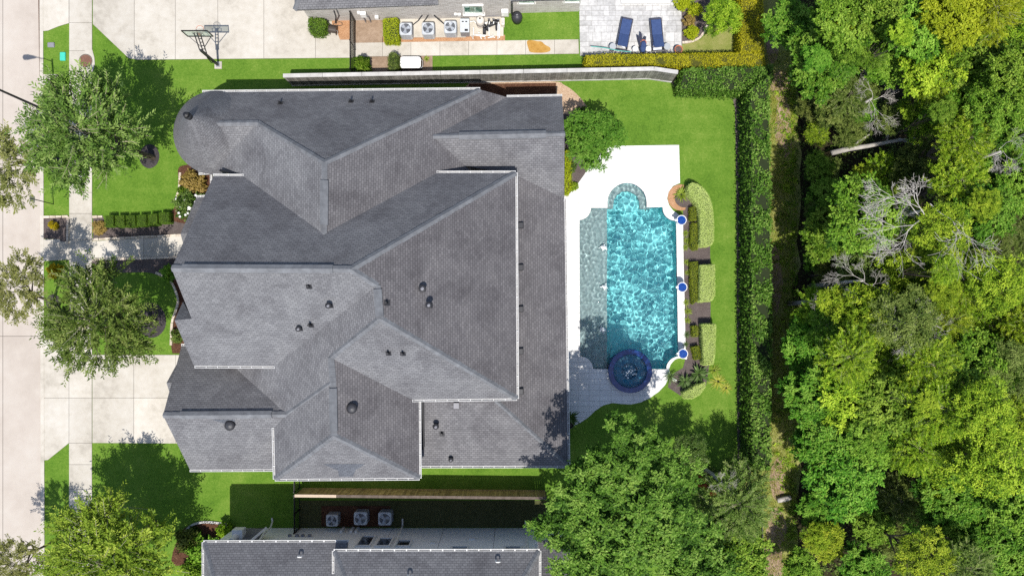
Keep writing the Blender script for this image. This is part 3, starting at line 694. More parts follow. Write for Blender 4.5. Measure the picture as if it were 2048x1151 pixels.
def gutter(pts, parent, mat=None, w=0.13, out=None, hang=0.62, hw=0.03):
    """open white gutter along an eave: back, bottom, front lip and strap hangers."""
    mb = MB(); tb = MB(); up = Vector((0, 0, 1))
    for a, b in zip(pts, pts[1:]):
        d = (b - a).normalized(); sd = d.cross(up).normalized()
        a2, b2 = a - d * .0, b + d * .0
        mb.beam(a2 + sd * (w - .02) + up * -.05, b2 + sd * (w - .02) + up * -.05, .028, .12)
        tb.beam(a2 + sd * (w * .45) + up * -.09, b2 + sd * (w * .45) + up * -.09, w * .8, .02)
        mb.beam(a2 + sd * .01 + up * -.055, b2 + sd * .01 + up * -.055, .02, .10)
        n = max(2, int((b - a).length / hang))
        for k in range(n + 1):
            p = a.lerp(b, k / n); mb.box(p + sd * (w * .5) + up * -.005, (max(abs(d.x) * hw + abs(sd.x) * w, .02), max(abs(d.y) * hw + abs(sd.y) * w, .02), .016))
    mb.build('gutter', M[mat or 'gutter_white'], parent); tb.build('gutter_trough', M['gutter_dirt'], parent)
def ccw(*k): return [R_[x] for x in k]
# order each run so that the outside is on its right-hand side
gutter([R_['b'], R_['a']], roofs['wing'])
gutter([R_['n1'], R_['i']], roofs['main']); gutter([R_['S0'], R_['n1']], roofs['main']); gutter([R_['S1'], R_['S0']], roofs['main'])
gutter([ge + Vector((.05, 0, 0)), R_['q']], roofs['main'])
gutter([R_['j'], R_['n0']], roofs['main'])
gutter([R_['w1'], R_['e2']], roofs['garage']); gutter([R_['e2'], R_['e1']], roofs['garage']); gutter([R_['w0'], R_['w1']], roofs['garage'])
gutter([R_['F2'], R_['F3']], roofs['garage']); gutter([R_['F1'].lerp(R_['F4'], .12), R_['F1']], roofs['garage'])
gutter([R_['m0'], R_['b2']], roofs['rear']); gutter([R_['Cc'], R_['r1']], roofs['rear']); gutter([R_['t0'], R_['Cc']], roofs['rear'])
gutter([P(1094, 394.5, 3.35), R_['r1']], roofs['rear']); gutter([b2_, b1], roofs['bay'])
gutter([P(398, 345, 4.4), P(420, 344, 4.4)], roofs['wing']); gutter([P(420, 372, 4.1), P(420, 345, 4.35)], roofs['wing'])
def patch(face, px, tone=0.0):
    f = FACES[face][0].split(); pts = [plane_z(f, x, y) for x, y in px]; up = Vector((0, 0, .022))
    roof_mesh('patched_shingles', [[p + up for p in pts]], [tone], roofs['garage'], M['shingle_patch'], .03)
patch('P12', [(646, 927), (730, 927), (722, 933), (712, 938), (706, 952), (678, 952), (676, 940), (664, 935)])
patch('P13', [(424, 838), (470, 838), (470, 846), (448, 846), (436, 842)])
# black strip painting in the shadow beside the garage gutter
MB().beam(P(843.5, 803, 5.25), P(845, 898, 4.05), .22, .06).build('shade_strip', M['black'], roofs['rear'])
MB().beam(P(441, 341, 5.4), P(481, 350, 5.75), .12, .2).build('shade_strip', M['black'], roofs['wing'])  # black beam put in for the shade under the wing's lower edge

# roof furniture
def pipe_vent(px, py, parent, h=0.55, r=0.06, kind='pipe'):
    p, n = roof_at(px, py); mb = MB(); h *= 0.8; r *= .85
    rz = math.atan2(n.y, n.x)
    u = Vector((0, 0, 1)).cross(n).normalized(); w = n.cross(u)
    fl = [p + u * a * .15 + w * b * .16 + n * .012 for a, b in ((-1, -1), (1, -1), (1, 1), (-1, 1))]
    mb.add(fl, [(0, 1, 2, 3)])
    mb.tube([p - Vector((0, 0, .1)), p + Vector((0, 0, .12)), p + Vector((0, 0, h))], [r * 1.7, r * 1.25, r], 10)
    if kind == 'hood': mb.lathe([(r * 1.0, h - .08), (r * 2.4, h - .04), (r * 2.2, h + .05), (0, h + .13)], 12, p)
    o = mb.build('vent_pipe', M['lead'], parent)
    if kind == 'hood': MB().lathe([(r * 1.1, h + .09), (0, h + .14)], 10, p + Vector((.01, -.01, .004))).build('vent_top', M['grey_plastic'], o)
for x, y, v, hh, r, k in ((561, 206, 'wing', .55, .055, 'pipe'), (702, 203, 'wing', .6, .06, 'pipe'), (744, 203, 'wing', .6, .06, 'pipe'),
                          (618, 573, 'main', .4, .06, 'pipe'), (661, 611, 'main', .7, .08, 'hood'), (600, 657, 'main', .45, .08, 'hood'), (622, 650, 'main', .8, .07, 'pipe'),
                          (846, 577, 'main', .5, .1, 'hood'), (860, 610, 'main', .9, .09, 'hood'), (774, 605, 'main', .5, .05, 'pipe'),
                          (777, 706, 'main', .7, .065, 'pipe'), (806, 707, 'main', .7, .065, 'pipe'), (873, 850, 'rear', .7, .09, 'hood'), (884, 867, 'rear', .4, .07, 'pipe'), (902, 917, 'rear', .4, .07, 'hood')):
    pipe_vent(x, y, roofs[v], hh, r, k)
def box_vent(px, py, parent, mat='lead', w=.36):
    p, n = roof_at(px, py)
    rz = math.atan2(n.y, n.x) if abs(n.x) > abs(n.y) else math.atan2(n.y, n.x)
    mb = MB().box(p + Vector((0, 0, .08)), (w, w, .26), rz, .05)
    o = mb.build('box_vent', M[mat], parent)
    MB().box(p + Vector((0, 0, .215)), (w * .7, w * .8, .03), rz, .04).build('vent_lid', M['dark_plastic'], o)
for x, y in ((1041, 451), (1041, 535), (1041, 618), (1041, 702), (1041, 782)): box_vent(x, y, roofs['rear'])
p, n = roof_at(913, 810); MB().box(p + Vector((0, 0, .1)), (.32, .34, .24), 0, .03).build('box_vent', M['grey_plastic'], roofs['rear'])
def turbine(px, py, parent):
    p, n = roof_at(px, py); c = p + Vector((0, 0, .12))
    o = MB().lathe([(.2, -.3), (.2, 0), (.285, .03), (.29, .13), (.24, .19), (0, .24)], 24, c).build('attic_fan', M['lead'], parent, True)
    MB().lathe([(.19, .215), (.12, .245), (0, .265)], 20, c).build('fan_cap', M['dark_plastic'], o, True)
turbine(462, 849, roofs['garage']); turbine(705, 815, roofs['garage'])

# ---------------------------------------------------------------- neighbour above
nh = thing('neighbour_house', 'pale brick neighbour house with grey roof corner at the top edge', 'house', (*G(820, 10), 0))
zE = 3.0
def wq(mb, a, b, z1):            # vertical wall slab between two ground pixels
    pa, pb = Vector((*G(*a), 0)), Vector((*G(*b), 0)); d = (pb - pa).normalized(); s = Vector((-d.y, d.x, 0)) * .15
    mb.add([pa, pb, pb + s, pa + s] + [p + Vector((0, 0, z1)) for p in (pa, pb, pb + s, pa + s)], [(0, 1, 5, 4), (1, 2, 6, 5), (2, 3, 7, 6), (3, 0, 4, 7), (4, 5, 6, 7)])
mb = MB(); wq(mb, (622, 43), (884, 38), 2.9); wq(mb, (622, -200), (622, 43), 2.9); wq(mb, (884, 38), (1018, 34), 6.0); wq(mb, (1018, 27), (1157, 23), 2.8); wq(mb, (1018, 34), (1018, 27), 4.0)
mb.build('wall', M['brick'], nh)
e0, e1, e2 = P(589, 20, zE), P(876, 9, zE), P(589, -160, zE)
rr = roof_mesh('roof', [[e0, e1, P(876, -300, zE + 5.6), P(700, -300, zE + 5.6)], [e0, P(700, -300, zE + 5.6), P(589, -300, zE)], [P(1022, 2, 2.9), P(1158, -2, 2.9), P(1158, -150, 5), P(1022, -150, 5)]], [.2, .2, .3], nh, M['shingle'])
gutter([e1, e0], rr); gutter([e0, P(589, -300, zE)], rr); gutter([P(1158, -2, 2.9), P(1022, 2, 2.9)], rr)
caps(e0, P(700, -300, zE + 5.6), rr)
def facade_box(parent, name, mat, x, y, z, w, h, dpt, face=-1):
    """box fixed to a wall facing down (-1) or up (+1) the picture, given in wall metres."""
    return MB().box((x, y + face * dpt / 2, z), (w, dpt, h)).build(name, M[mat], parent)
def window(parent, x, y, z, w, h, face, glass='glass_dark', frame='trim', bars=True):
    f = MB()
    for dx, dz, ww, hh in ((0, h / 2 + .05, w + .2, .1), (0, -h / 2 - .05, w + .26, .1), (-w / 2 - .05, 0, .1, h), (w / 2 + .05, 0, .1, h)):
        f.box((x + dx, y + face * .05, z + dz), (ww, .12, hh))
    fo = f.build('window', M[frame], parent)
    MB().box((x, y + face * .02, z), (w, .03, h)).build('pane', M[glass], fo)
    if bars: MB().box((x, y + face * .045, z), (.04, .03, h)).build('mullion', M[frame], fo)
wy = lambda px: G(px, 38 - (px - 884) * 4 / 134)[1]
window(nh, G(949, 0)[0], wy(949), 1.55, 1.1, 1.2, -1, 'glass_green', 'trim', False)
MB().beam((G(949, 0)[0] - .7, wy(949) - .08, .75), (G(949, 0)[0] + .7, wy(949) - .08, .75), .16, .1).build('brick_sill', M['trim'], nh)
window(nh, G(1052, 0)[0], G(1052, 26)[1], 2.05, .9, .7, -1, 'glass_green', 'trim', False)
window(nh, G(1140, 0)[0], G(1140, 23.5)[1], 2.05, .9, .7, -1, 'glass_green', 'trim', False)
MB().tube([P(668, 22, 2.7), P(672, 34, 1.9), P(671, 44, .2), P(672, 47, .08)], .05, 6).build('downspout', M['dark_plastic'], nh)
MB().tube([P(1024, 6, 2.7), P(1024, 27, .9), P(1024, 31, .1)], .06, 6).build('downspout', M['dark_plastic'], nh)
for x, z, w, h, dp, mt, nm in ((735, 1.35, .34, .5, .2, 'white', 'meter_box'), (727, 1.6, .16, .2, .15, 'white', 'junction_box'), (758, .8, .22, .26, .18, 'white', 'junction_box'), (1010, 1.0, .42, .6, .22, 'white', 'control_panel'),
                         (920, .75, .2, .22, .12, 'white', 'junction_box'), (913, .85, .16, .16, .12, 'white', 'junction_box')):
    facade_box(nh, nm, mt, G(x, 0)[0], wy(x), z, w, h, dp)
MB().tube([(G(x, 0)[0], wy(x) - .06, z) for x, z in ((905, .72), (915, .62), (940, .45), (975, .40), (998, .45), (1008, .6), (1009, .75))], .018, 5).build('conduit', M['grey_plastic'], nh)
for x in (732, 742): MB().tube([(G(x, 0)[0], wy(x) - .1, 1.1), (G(x, 0)[0], wy(x) - .1, .02)], .03, 6).build('conduit', M['grey_plastic'], nh)
white_slab = MB().box((*G(1290, -14), 0.16), (3.1, 1.5, .28)).build('patio_step', M['deck']); struct(white_slab, 'bright white step slab at the top of the patio')

# ---------------------------------------------------------------- neighbour below
sh = thing('lower_house', 'grey stucco house with white gutters along the bottom edge', 'house', (*G(770, 1100), 0))
mb = MB(); yb = G(0, 1055)[1]
def wall_s(mb, x0, x1, ypx, z1, dp=290):
    mb.prism([G(x0, ypx), G(x1, ypx), G(x1, ypx + dp), G(x0, ypx + dp)], -.02, z1)
wall_s(mb, 470, 690, 1055, 4.85, 350); wall_s(mb, 718, 1066, 1055, 6.0); wall_s(mb, 690, 718, 1055, 4.0); wall_s(mb, 1066, 1125, 1055, 3.1, 62)
mb.build('wall', M['stucco'], sh)
zA, zB_ = 5.0, 6.1
A0, A1 = P(408, 1084, zA), P(696, 1083, zA)
B0, B1 = P(668.5, 1101.5, zB_), P(1078, 1101, zB_)
slope = lambda p, dy, k=.75: p + Vector((0, -dy, dy * k))
r1_ = roof_mesh('roof', [[A0, A1, slope(A1, 6), slope(A0 + Vector((3.6, 0, 0)), 6)], [A0, slope(A0 + Vector((3.6, 0, 0)), 6), A0 + Vector((0, -12, 0))], [A0 + Vector((0, -12, 0)), slope(A0 + Vector((3.6, 0, 0)), 6), slope(A1, 6), A1 + Vector((0, -12, 0))]], [.3, .0, .1], sh, M['shingle'])
r2_ = roof_mesh('roof', [[B0, B1, slope(B1 + Vector((-3.6, 0, 0)), 5), slope(B0 + Vector((3.2, 0, 0)), 5)], [B0, slope(B0 + Vector((3.2, 0, 0)), 5), B0 + Vector((0, -10, 0))], [B0 + Vector((0, -10, 0)), slope(B0 + Vector((3.2, 0, 0)), 5), slope(B1 + Vector((-3.6, 0, 0)), 5), B1 + Vector((0, -10, 0))],
                        [B1, B1 + Vector((0, -10, 0)), slope(B1 + Vector((-3.6, 0, 0)), 5)]], [.3, .0, .1, .4], sh, M['shingle'])
caps(A0, slope(A0 + Vector((3.6, 0, 0)), 6), r1_); caps(B0, slope(B0 + Vector((3.2, 0, 0)), 5), r2_); caps(B1, slope(B1 + Vector((-3.6, 0, 0)), 5), r2_)
gutter([A1, A0], r1_, None, .13, None, .66, .07); gutter([A0, A0 + Vector((0, -12, 0))], r1_); gutter([B1, B0], r2_, None, .13, None, .66, .07); gutter([B0, B0 + Vector((0, -10, 0))], r2_); gutter([B1 + Vector((0, -10, 0)), B1], r2_)
r3_ = roof_mesh('roof', [[P(1076, 1081, 3.25), P(1140, 1080, 3.25), P(1140, 1160, 4.6), P(1080, 1160, 4.6)]], [.6], sh, M['shingle'])
for x, z, h in ((750, 3.15, 2.0), (786, 3.4, 1.6), (823, 3.65, 1.1)): window(sh, G(x, 0)[0], yb, z, .72, h, 1, 'glass_dark', 'trim', False)
for x in (929, 1026): window(sh, G(x, 0)[0], yb, 4.95, .85, 1.0, 1, 'glass_dark', 'trim', False)
MB().tube([P(786, 1098, 5.9), P(787, 1096, 5.6), P(804, 1054, .9), P(805, 1050, .25), P(805, 1043, .12), P(805, 1036, .06)], .055, 6).build('downspout', M['trim'], sh)
MB().tube([P(1056, 1098, 5.9), P(1052, 1056, .9), P(1051, 1048, .15), P(1051, 1040, .06)], .055, 6).build('downspout', M['trim'], sh)
MB().tube([P(514, 1084, 4.7), P(542, 1052, .9), P(545, 1042, .15), P(544, 1035, .06)], .055, 6).build('downspout', M['trim'], sh)
for x, z, w, h, dp, mt in ((597, 2.0, .18, .18, .14, 'grey_plastic'), (611, 2.0, .22, .2, .14, 'grey_plastic'), (622, 2.0, .2, .2, .14, 'grey_plastic'), (635, 2.0, .22, .2, .14, 'grey_plastic'),
                       (948, 2.6, .35, .3, .1, 'trim'), (876, 3.4, .3, .25, .08, 'trim')):
    facade_box(sh, 'wall_vent', mt, G(x, 0)[0], yb, z, w, h, dp, 1)
for x in (690, 709, 719): facade_box(sh, 'pipe_cover', 'trim', G(x, 0)[0], yb, .75, .15, .9, .16, 1)
for x in (786, 888, 990, 1090): MB().box((G(x, 0)[0], yb + .004, 3.0), (.02, .012, 5.9)).build('expansion_joint', M['grey_plastic'], sh)
# low roof, verge board and flue at the west corner
r4_ = roof_mesh('roof', [[P(486, 1057, 2.4), P(530, 1056, 2.4), P(512, 1086, 4.0), P(468, 1086, 4.0)]], [.2], sh, M['shingle'])
MB().beam(P(532, 1055, 2.5), P(500, 1082, 4.3), .14, .12).build('verge_board', M['white'], sh)
fl = MB().box(P(478, 1066, 3.2), (.62, .6, .7)).build('flue_box', M['trim'], sh)
MB().tube([P(474, 1070, 3.4), P(462, 1080, 4.3)], [.2, .14], 10).build('flue_pipe', M['trim'], fl)
def u_pipe(px, py):
    src = (A0, A1) if px < 690 else (B0, B1); mb = MB()
    o_ = Vector((0, 0, H)); d_ = P(px, py, 0) - o_; n_ = Vector((0, -.75, 1)) if False else Vector((0, .75, 1)); p = o_ + d_ * (n_.dot(src[0] - o_) / n_.dot(d_))
    pts = [p + Vector((math.cos(a) * .11, 0, .28 + math.sin(a) * .11)) for a in np.linspace(math.pi, 0, 9)]
    mb.tube([pts[0] + Vector((0, 0, -.5))] + pts + [pts[-1] + Vector((0, 0, -.12))], .04, 8); mb.build('vent_pipe', M['white_pipe'], sh)
for x, y in ((602, 1109), (996, 1119), (820, 1148)): u_pipe(x, y)
# ---------------------------------------------------------------- pool, spa, deck
def pool_mat(name, stops, scales, rough=0.6):
    return surf(name, stops, scales, rough, 0.3, None, 0, 0, 'world')
M['plaster_deep'] = pool_mat('plaster_deep', [(0, (.15, .60, .62)), (.5, (.21, .68, .70)), (1, (.31, .75, .77))], ((1, .4), (14, 1), (50, .6)))
M['plaster_shelf'] = pool_mat('plaster_shelf', [(0, (.16, .235, .235)), (.5, (.26, .35, .345)), (1, (.42, .51, .50))], ((3, .3), (22, 1), (60, .8)))
M['blue_tile'] = surf('blue_tile', [(0, (.004, .016, .085)), (.5, (.008, .038, .17)), (1, (.03, .10, .32))], ((9, 1), (45, 1)), 0.15, 0.6, None, 0, 0, 'object')
M['spa_floor'] = surf('spa_floor', [(0, (.02, .16, .28)), (1, (.06, .32, .45))], ((8, 1), (40, 1)), 0.5, 0.3, None, 0, 0, 'object')
M['bowl_water'] = surf('bowl_water', [(0, (.003, .02, .13)), (.5, (.006, .045, .24)), (1, (.04, .13, .42))], ((12, 1), (45, 1)), 0.1, 0.6, None, 0, 0, 'object')
m, nt, b, out = nodes('pool_water')
b.inputs['Base Color'].default_value = (0.94, 0.985, 1.0, 1); b.inputs['Roughness'].default_value = 0.0
b.inputs['IOR'].default_value = 1.33; b.inputs['Transmission Weight'].default_value = 1.0
M['water'] = m
m, nt, b, out = nodes('foam'); b.inputs['Base Color'].default_value = (.85, .9, .9, 1); b.inputs['Roughness'].default_value = .6; M['foam'] = m

deck_out = ([(1100, 388), (1138, 388), (1152, 372), (1168, 350), (1182, 326), (1200, 305), (1222, 292), (1358, 290), (1360, 366)]
            + [(1346, 372), (1337, 384), (1334, 397), (1338, 410), (1346, 421), (1356, 428)] + [(1366, 440), (1367, 520), (1369, 600), (1371, 690), (1371, 706)]
            + [(1362, 712), (1350, 718), (1341, 728), (1337, 742), (1338, 752), (1331, 768), (1318, 782), (1300, 795), (1281, 804), (1262, 808), (1242, 807), (1224, 805), (1206, 810), (1190, 821), (1176, 834), (1160, 845), (1144, 852), (1128, 856), (1100, 856)])
deck = sheet('pool_deck', deck_out, 0.022, M['deck_joint'], 'white paved deck around the swimming pool', [POOL], 0.3)
slab_field(deck, 'deck_paver', deck_out, [POOL], list(range(1112, 1372, 22)), list(range(295, 860, 11)), -0.02, 0.04, M['deck'], 0.012)
pool = thing('swimming_pool', 'turquoise swimming pool with rounded head, shallow grey ledge and scalloped corners', 'pool', (*G(1256, 575), -1.6))
pl = gp(POOL)
def shell(mb, poly, z0, z1):
    n = len(poly); area = sum(poly[i][0] * poly[(i + 1) % n][1] - poly[(i + 1) % n][0] * poly[i][1] for i in range(n))
    for i in range(n):
        a, b = poly[i], poly[(i + 1) % n]
        q = [(a[0], a[1], z0), (b[0], b[1], z0), (b[0], b[1], z1), (a[0], a[1], z1)]
        mb.add(q if area < 0 else q[::-1], [(0, 1, 2, 3)])
mb = MB(); shell(mb, pl, -1.55, 0.02); wall = mb.build('pool_wall', M['plaster_deep'], pool)
floor = MB().prism(gp(POOLRECT), -1.75, -1.35).build('pool_floor', M['plaster_deep'], pool)
shelf = MB().prism(gp([(1150, 405), (1215, 405), (1215, 745), (1150, 745)]), -1.6, -0.34).build('tanning_ledge', M['plaster_shelf'], pool)
head = MB().prism(gp([(1205, 360), (1303, 360), (1303, 416), (1281, 416)] + arc(1254, 406, 26, 0, 180, 14) + [(1227, 416), (1205, 416)]), -1.6, -0.40).build('entry_step', M['plaster_shelf'], pool)
head2 = MB().prism(gp([(1215, 374), (1293, 374), (1293, 420), (1215, 420)]), -1.6, -0.8).build('entry_step', M['plaster_deep'], pool)
tile = MB(); shell(tile, gp([(x + (0.25 if x < 1256 else -0.25), y + (0.25 if y < 560 else -0.25)) for x, y in POOL]), -0.16, 0.005); tile = tile.build('waterline_tile', M['blue_tile'], pool)
# water: a real rippled surface
rw = np.random.default_rng(5)
def ripples(X, Y, n=60, lo=.22, hi=1.5, steep=.085, seed=5):
    r = np.random.default_rng(seed); Z = np.zeros_like(X)
    for _ in range(n):
        lam = lo * (hi / lo) ** r.random(); a = r.random() * 2 * math.pi; ph = r.random() * 2 * math.pi
        Z += lam / (2 * math.pi) * steep / math.sqrt(n / 2) * 2.2 * np.sin(2 * math.pi / lam * (np.cos(a) * X + np.sin(a) * Y) + ph)
    low = sum(np.sin(2 * math.pi / l * (math.cos(t) * X + math.sin(t) * Y) + t * 5) for l, t in ((3.1, .4), (2.3, 2.0), (4.4, 1.1), (1.7, 2.9)))
    return Z * (1 + .12 * low)
def inside(poly, X, Y):
    res = np.zeros(X.shape, bool); n = len(poly)
    for i in range(n):
        (x0, y0), (x1, y1) = poly[i], poly[(i + 1) % n]
        if y0 == y1: continue
        c = ((y0 > Y) != (y1 > Y)) & (X < (x1 - x0) * (Y - y0) / (y1 - y0) + x0); res ^= c
    return res
def water(name, poly, z, st, parent, step=.04, grow=.05, seed=5, lo=.22, hole=None):
    xs = [p[0] for p in poly]; ys = [p[1] for p in poly]
    gx = np.arange(min(xs) - grow, max(xs) + grow + step, step); gy = np.arange(min(ys) - grow, max(ys) + grow + step, step)
    X, Y = np.meshgrid(gx, gy); Z = ripples(X, Y, 110, lo, .75, st, seed) + z
    nx, ny = len(gx), len(gy); I = np.arange(nx * ny).reshape(ny, nx)
    q = np.stack([I[:-1, :-1], I[:-1, 1:], I[1:, 1:], I[1:, :-1]], -1).reshape(-1, 4)
    cx = (X[:-1, :-1] + step / 2).ravel(); cy = (Y[:-1, :-1] + step / 2).ravel()
    keep = np.zeros(cx.shape, bool)
    for dx, dy in ((0, 0), (grow, 0), (-grow, 0), (0, grow), (0, -grow)): keep |= inside(poly, cx + dx, cy + dy)
    if hole: keep &= np.hypot(cx - hole[0], cy - hole[1]) > hole[2]
    q = q[keep]; o_ = org(parent)
    V = np.stack([X.ravel() - o_.x, Y.ravel() - o_.y, Z.ravel() - o_.z], 1)
    used = np.unique(q); remap = np.zeros(len(V), int); remap[used] = np.arange(len(used))
    me = np_mesh(name, V[used], remap[q], None, M['water'], True)
    o = link(name, me, None, parent); return o
wtr = water('water', pl, -0.09, .09, pool, .03, .05, 5, .19, (*G(1259, 741), 1.28))
wtr.cycles.is_caustics_caster = True
for o in (wall, floor, shelf, head, head2, tile): o.cycles.is_caustics_receiver = True
def bubbler(px, py, seed):
    mb = MB(); r = random.Random(seed); c = Vector((*G(px, py), -.09))
    for k in range(30):
        a = r.uniform(0, 6.28); d = abs(r.gauss(0, .15)); s = r.uniform(.03, .075) * (1 - d)
        mb.lathe([(0, s * 1.1), (s * .8, s * .5), (s, 0), (s * .8, -s * .4)], 8, c + Vector((math.cos(a) * d, math.sin(a) * d, max(0, .16 - d))))
    mb.lathe([(0, .03), (.08, .025), (.15, .004), (.16, -.02)], 14, c); mb.build('bubbler_foam', M['foam'], pool, True)['kind'] = 'stuff'
for i, (x, y) in enumerate(((1207, 493), (1209, 573), (1207, 659))): bubbler(x, y, i)
# spa
spa = local_thing('spa', 'round raised spa with deep blue tiled rim at the foot of the pool', 'spa', (*G(1259, 741), 0))
R0 = 43.5 * S
wallp = [(R0, -1.5), (R0, .34), (R0 - .03, .36), (R0 - .31, .36), (R0 - .33, .33)]
MB().lathe(wallp, 56).build('rim', M['blue_tile'], spa)
a_ = MB().lathe([(R0 - .33, .34), (R0 - .37, -.10), (.52, -.14), (.50, -.55), (0, -.58)], 48).build('bowl', M['spa_floor'], spa)
a2 = MB().lathe([(R0 - .325, .342), (R0 - .345, .02)], 48).build('inner_tile', M['blue_tile'], spa)
circ = [(math.cos(2 * math.pi * k / 48) * (R0 - .335), math.sin(2 * math.pi * k / 48) * (R0 - .335)) for k in range(48)]
w2 = water('spa_water', circ, .31, .06, spa, .05, 0.0, 9, .3); w2.cycles.is_caustics_caster = True
a_.cycles.is_caustics_receiver = True; a2.cycles.is_caustics_receiver = True
mb = MB(); r = random.Random(4)
for k in range(26):
    a = r.uniform(0, 6.28); d = r.uniform(.05, .5) ; s = r.uniform(.03, .07)
    mb.lathe([(0, s * .5), (s * .8, s * .25), (s, 0)], 7, (math.cos(a) * d, math.sin(a) * d, .30))
mb.build('jet_foam', M['foam'], spa, True)['kind'] = 'stuff'
# three blue water bowls
def bowl_proto(label, at):
    t = local_thing('water_bowl', label, 'water bowl', at, 0, 'blue water bowls along the pool')
    rr = .30
    MB().lathe([(.17, 0), (.19, .04), (.17, .3), (.24, .5), (rr, .86), (rr + .012, .95), (rr - .02, .95), (rr - .03, .88)], 28).build('bowl', M['white'], t, False)
    MB().lathe([(rr - .025, .90), (.16, .905), (0, .905)], 28).build('water_disc', M['bowl_water'], t)
    MB().box((-rr - .02, 0, .935), (.16, .12, .03)).build('spout', M['white'], t)
    return t
wb = bowl_proto('blue water bowl nearest the round pool head', (*P(1363, 440, .95)[:2], .03))
for (x, y), lb in (((1364.5, 574), 'blue water bowl in the middle of the pool edge'), ((1366, 707), 'shaded dark blue water bowl nearest the spa')):
    c = copy_tree(wb); c.location = (*P(x, y, .95)[:2], .03); c['label'] = lb
MB().lathe([(.86, 0), (.86, .05), (.72, .055), (.72, 0)], 40, (*G(1361, 738), 0), 60, 250).build('planter_curb', M['deck'])
struct(bpy.data.objects['planter_curb'], 'curved white kerb of the planter by the spa')

# ---------------------------------------------------------------- fences
def wood_fence(name, label, caps_px, zt, boards, cap, seed, face=-1, cap_w=0.22, runs=None):
    f = thing(name, label, 'fence', tuple(P(*caps_px[0], zt)[:2]) + (0,))
    r = random.Random(seed); o_ = org(f)
    pts = [P(x, y, zt) for x, y in caps_px]
    pm = bpy.data.meshes.new('picket'); w, hh, t = .138, zt - .06, .02
    tmp = MB().box((0, 0, hh / 2), (w, t, hh))
    pm.from_pydata([tuple(v) for v in tmp.v], [], tmp.f); pm.materials.append(M[boards])
    for a, b in zip(pts, pts[1:]):
        d = (b - a); L = d.length; n = int(L / .145); d.normalize(); ang = math.atan2(d.y, d.x); sd = Vector((-d.y, d.x, 0))
        for k in range(n):
            p = a + d * ((k + .5) * L / n) + sd * (-face * 0.0 + face * .03 + r.uniform(-.008, .008))
            o = bpy.data.objects.new('picket', pm); C.objects.link(o); o.parent = f
            o.location = (p.x - o_.x, p.y - o_.y, .03 - o_.z); o.rotation_euler = (r.uniform(-.015, .015), 0, ang + r.uniform(-.02, .02)); o.scale = (1, 1, r.uniform(.975, 1.0))
        nb = max(1, round(L / 2.4))
        for k in range(nb + 1):
            p = a.lerp(b, k / nb) - sd * face * .05
            MB().box((p.x, p.y, zt / 2 - .05), (.09, .09, zt - .1)).build('post', M['fence_rail'], f)
        for z in (.35, 1.0, 1.65):
            MB().beam(Vector((a.x, a.y, z)) - sd * face * .02, Vector((b.x, b.y, z)) - sd * face * .02, .04, .09).build('rail', M['fence_rail'], f)
        for k in range(nb):
            p, q = a.lerp(b, (k + .004) / nb), a.lerp(b, (k + .996) / nb)
            cm = cap if not (runs and (k < runs[0])) else runs[1]
            MB().beam(p, q, cap_w, .045).build('cap_board', M[cm], f)
        MB().beam(Vector((a.x, a.y, .08)) + sd * face * .05, Vector((b.x, b.y, .08)) + sd * face * .05, .04, .16).build('kickboard', M['fence_cap' if face < 0 else 'fence_tan'], f)
    return f
wood_fence('wood_fence', 'long weathered grey board fence with pale cap above the north lawn', [(566, 151.5), (960, 144.5), (1308, 137.5), (1356, 144.5)], 2.0, 'fence_grey', 'fence_cap', 1, -1, .24)
wood_fence('wood_fence', 'tan board fence between the main house and the lower house', [(589, 990.5), (1092, 995.5)], 2.0, 'fence_tan', 'fence_rail', 2, 1, .17, (1, 'new_rail'))
def iron_fence(label, a_px, b_px, h, panel, seed, name='iron_fence', gap=.11):
    a, b = Vector((*G(*a_px), 0)), Vector((*G(*b_px), 0))
    f = thing(name, label, 'fence', tuple(a)); d = (b - a); L = d.length; d.normalize(); n = int(L / gap)
    ang = math.atan2(d.y, d.x); o_ = org(f)
    me = bpy.data.meshes.new('bar'); t = MB().box((0, 0, h / 2), (.034, .034, h)); me.from_pydata([tuple(v) for v in t.v], [], t.f); me.materials.append(M['black_metal'])
    for k in range(n + 1):
        o = bpy.data.objects.new('bar', me); C.objects.link(o); o.parent = f; p = a.lerp(b, k / n) - o_; o.location = p; o.rotation_euler = (0, 0, ang)
    for z in (.12, h - .18, h): MB().beam(a + Vector((0, 0, z)), b + Vector((0, 0, z)), .04, .04).build('rail', M['black_metal'], f)
    m = max(1, round(L / panel))
    for k in range(m + 1):
        p = a.lerp(b, k / m); MB().box((p.x, p.y, (h + .1) / 2), (.07, .07, h + .1)).build('post', M['black_metal'], f)
    return f
iron_fence('black iron gate across the neighbour\'s side path', (711, 45), (711, 154), 1.75, 1.4, 1, 'iron_gate')
iron_fence('black iron fence panel between the lower corner of the house and wood fence', (600, 950), (600, 974), 1.4, 2.0, 2)
iron_fence('black iron fence panel joining wood fence and lower house wall', (600, 980), (600, 1054), 1.4, 1.2, 3)
iron_fence('low iron fence at the end of the dry grass track', (1511, 985), (1514, 1132), 1.3, 2.4, 4)

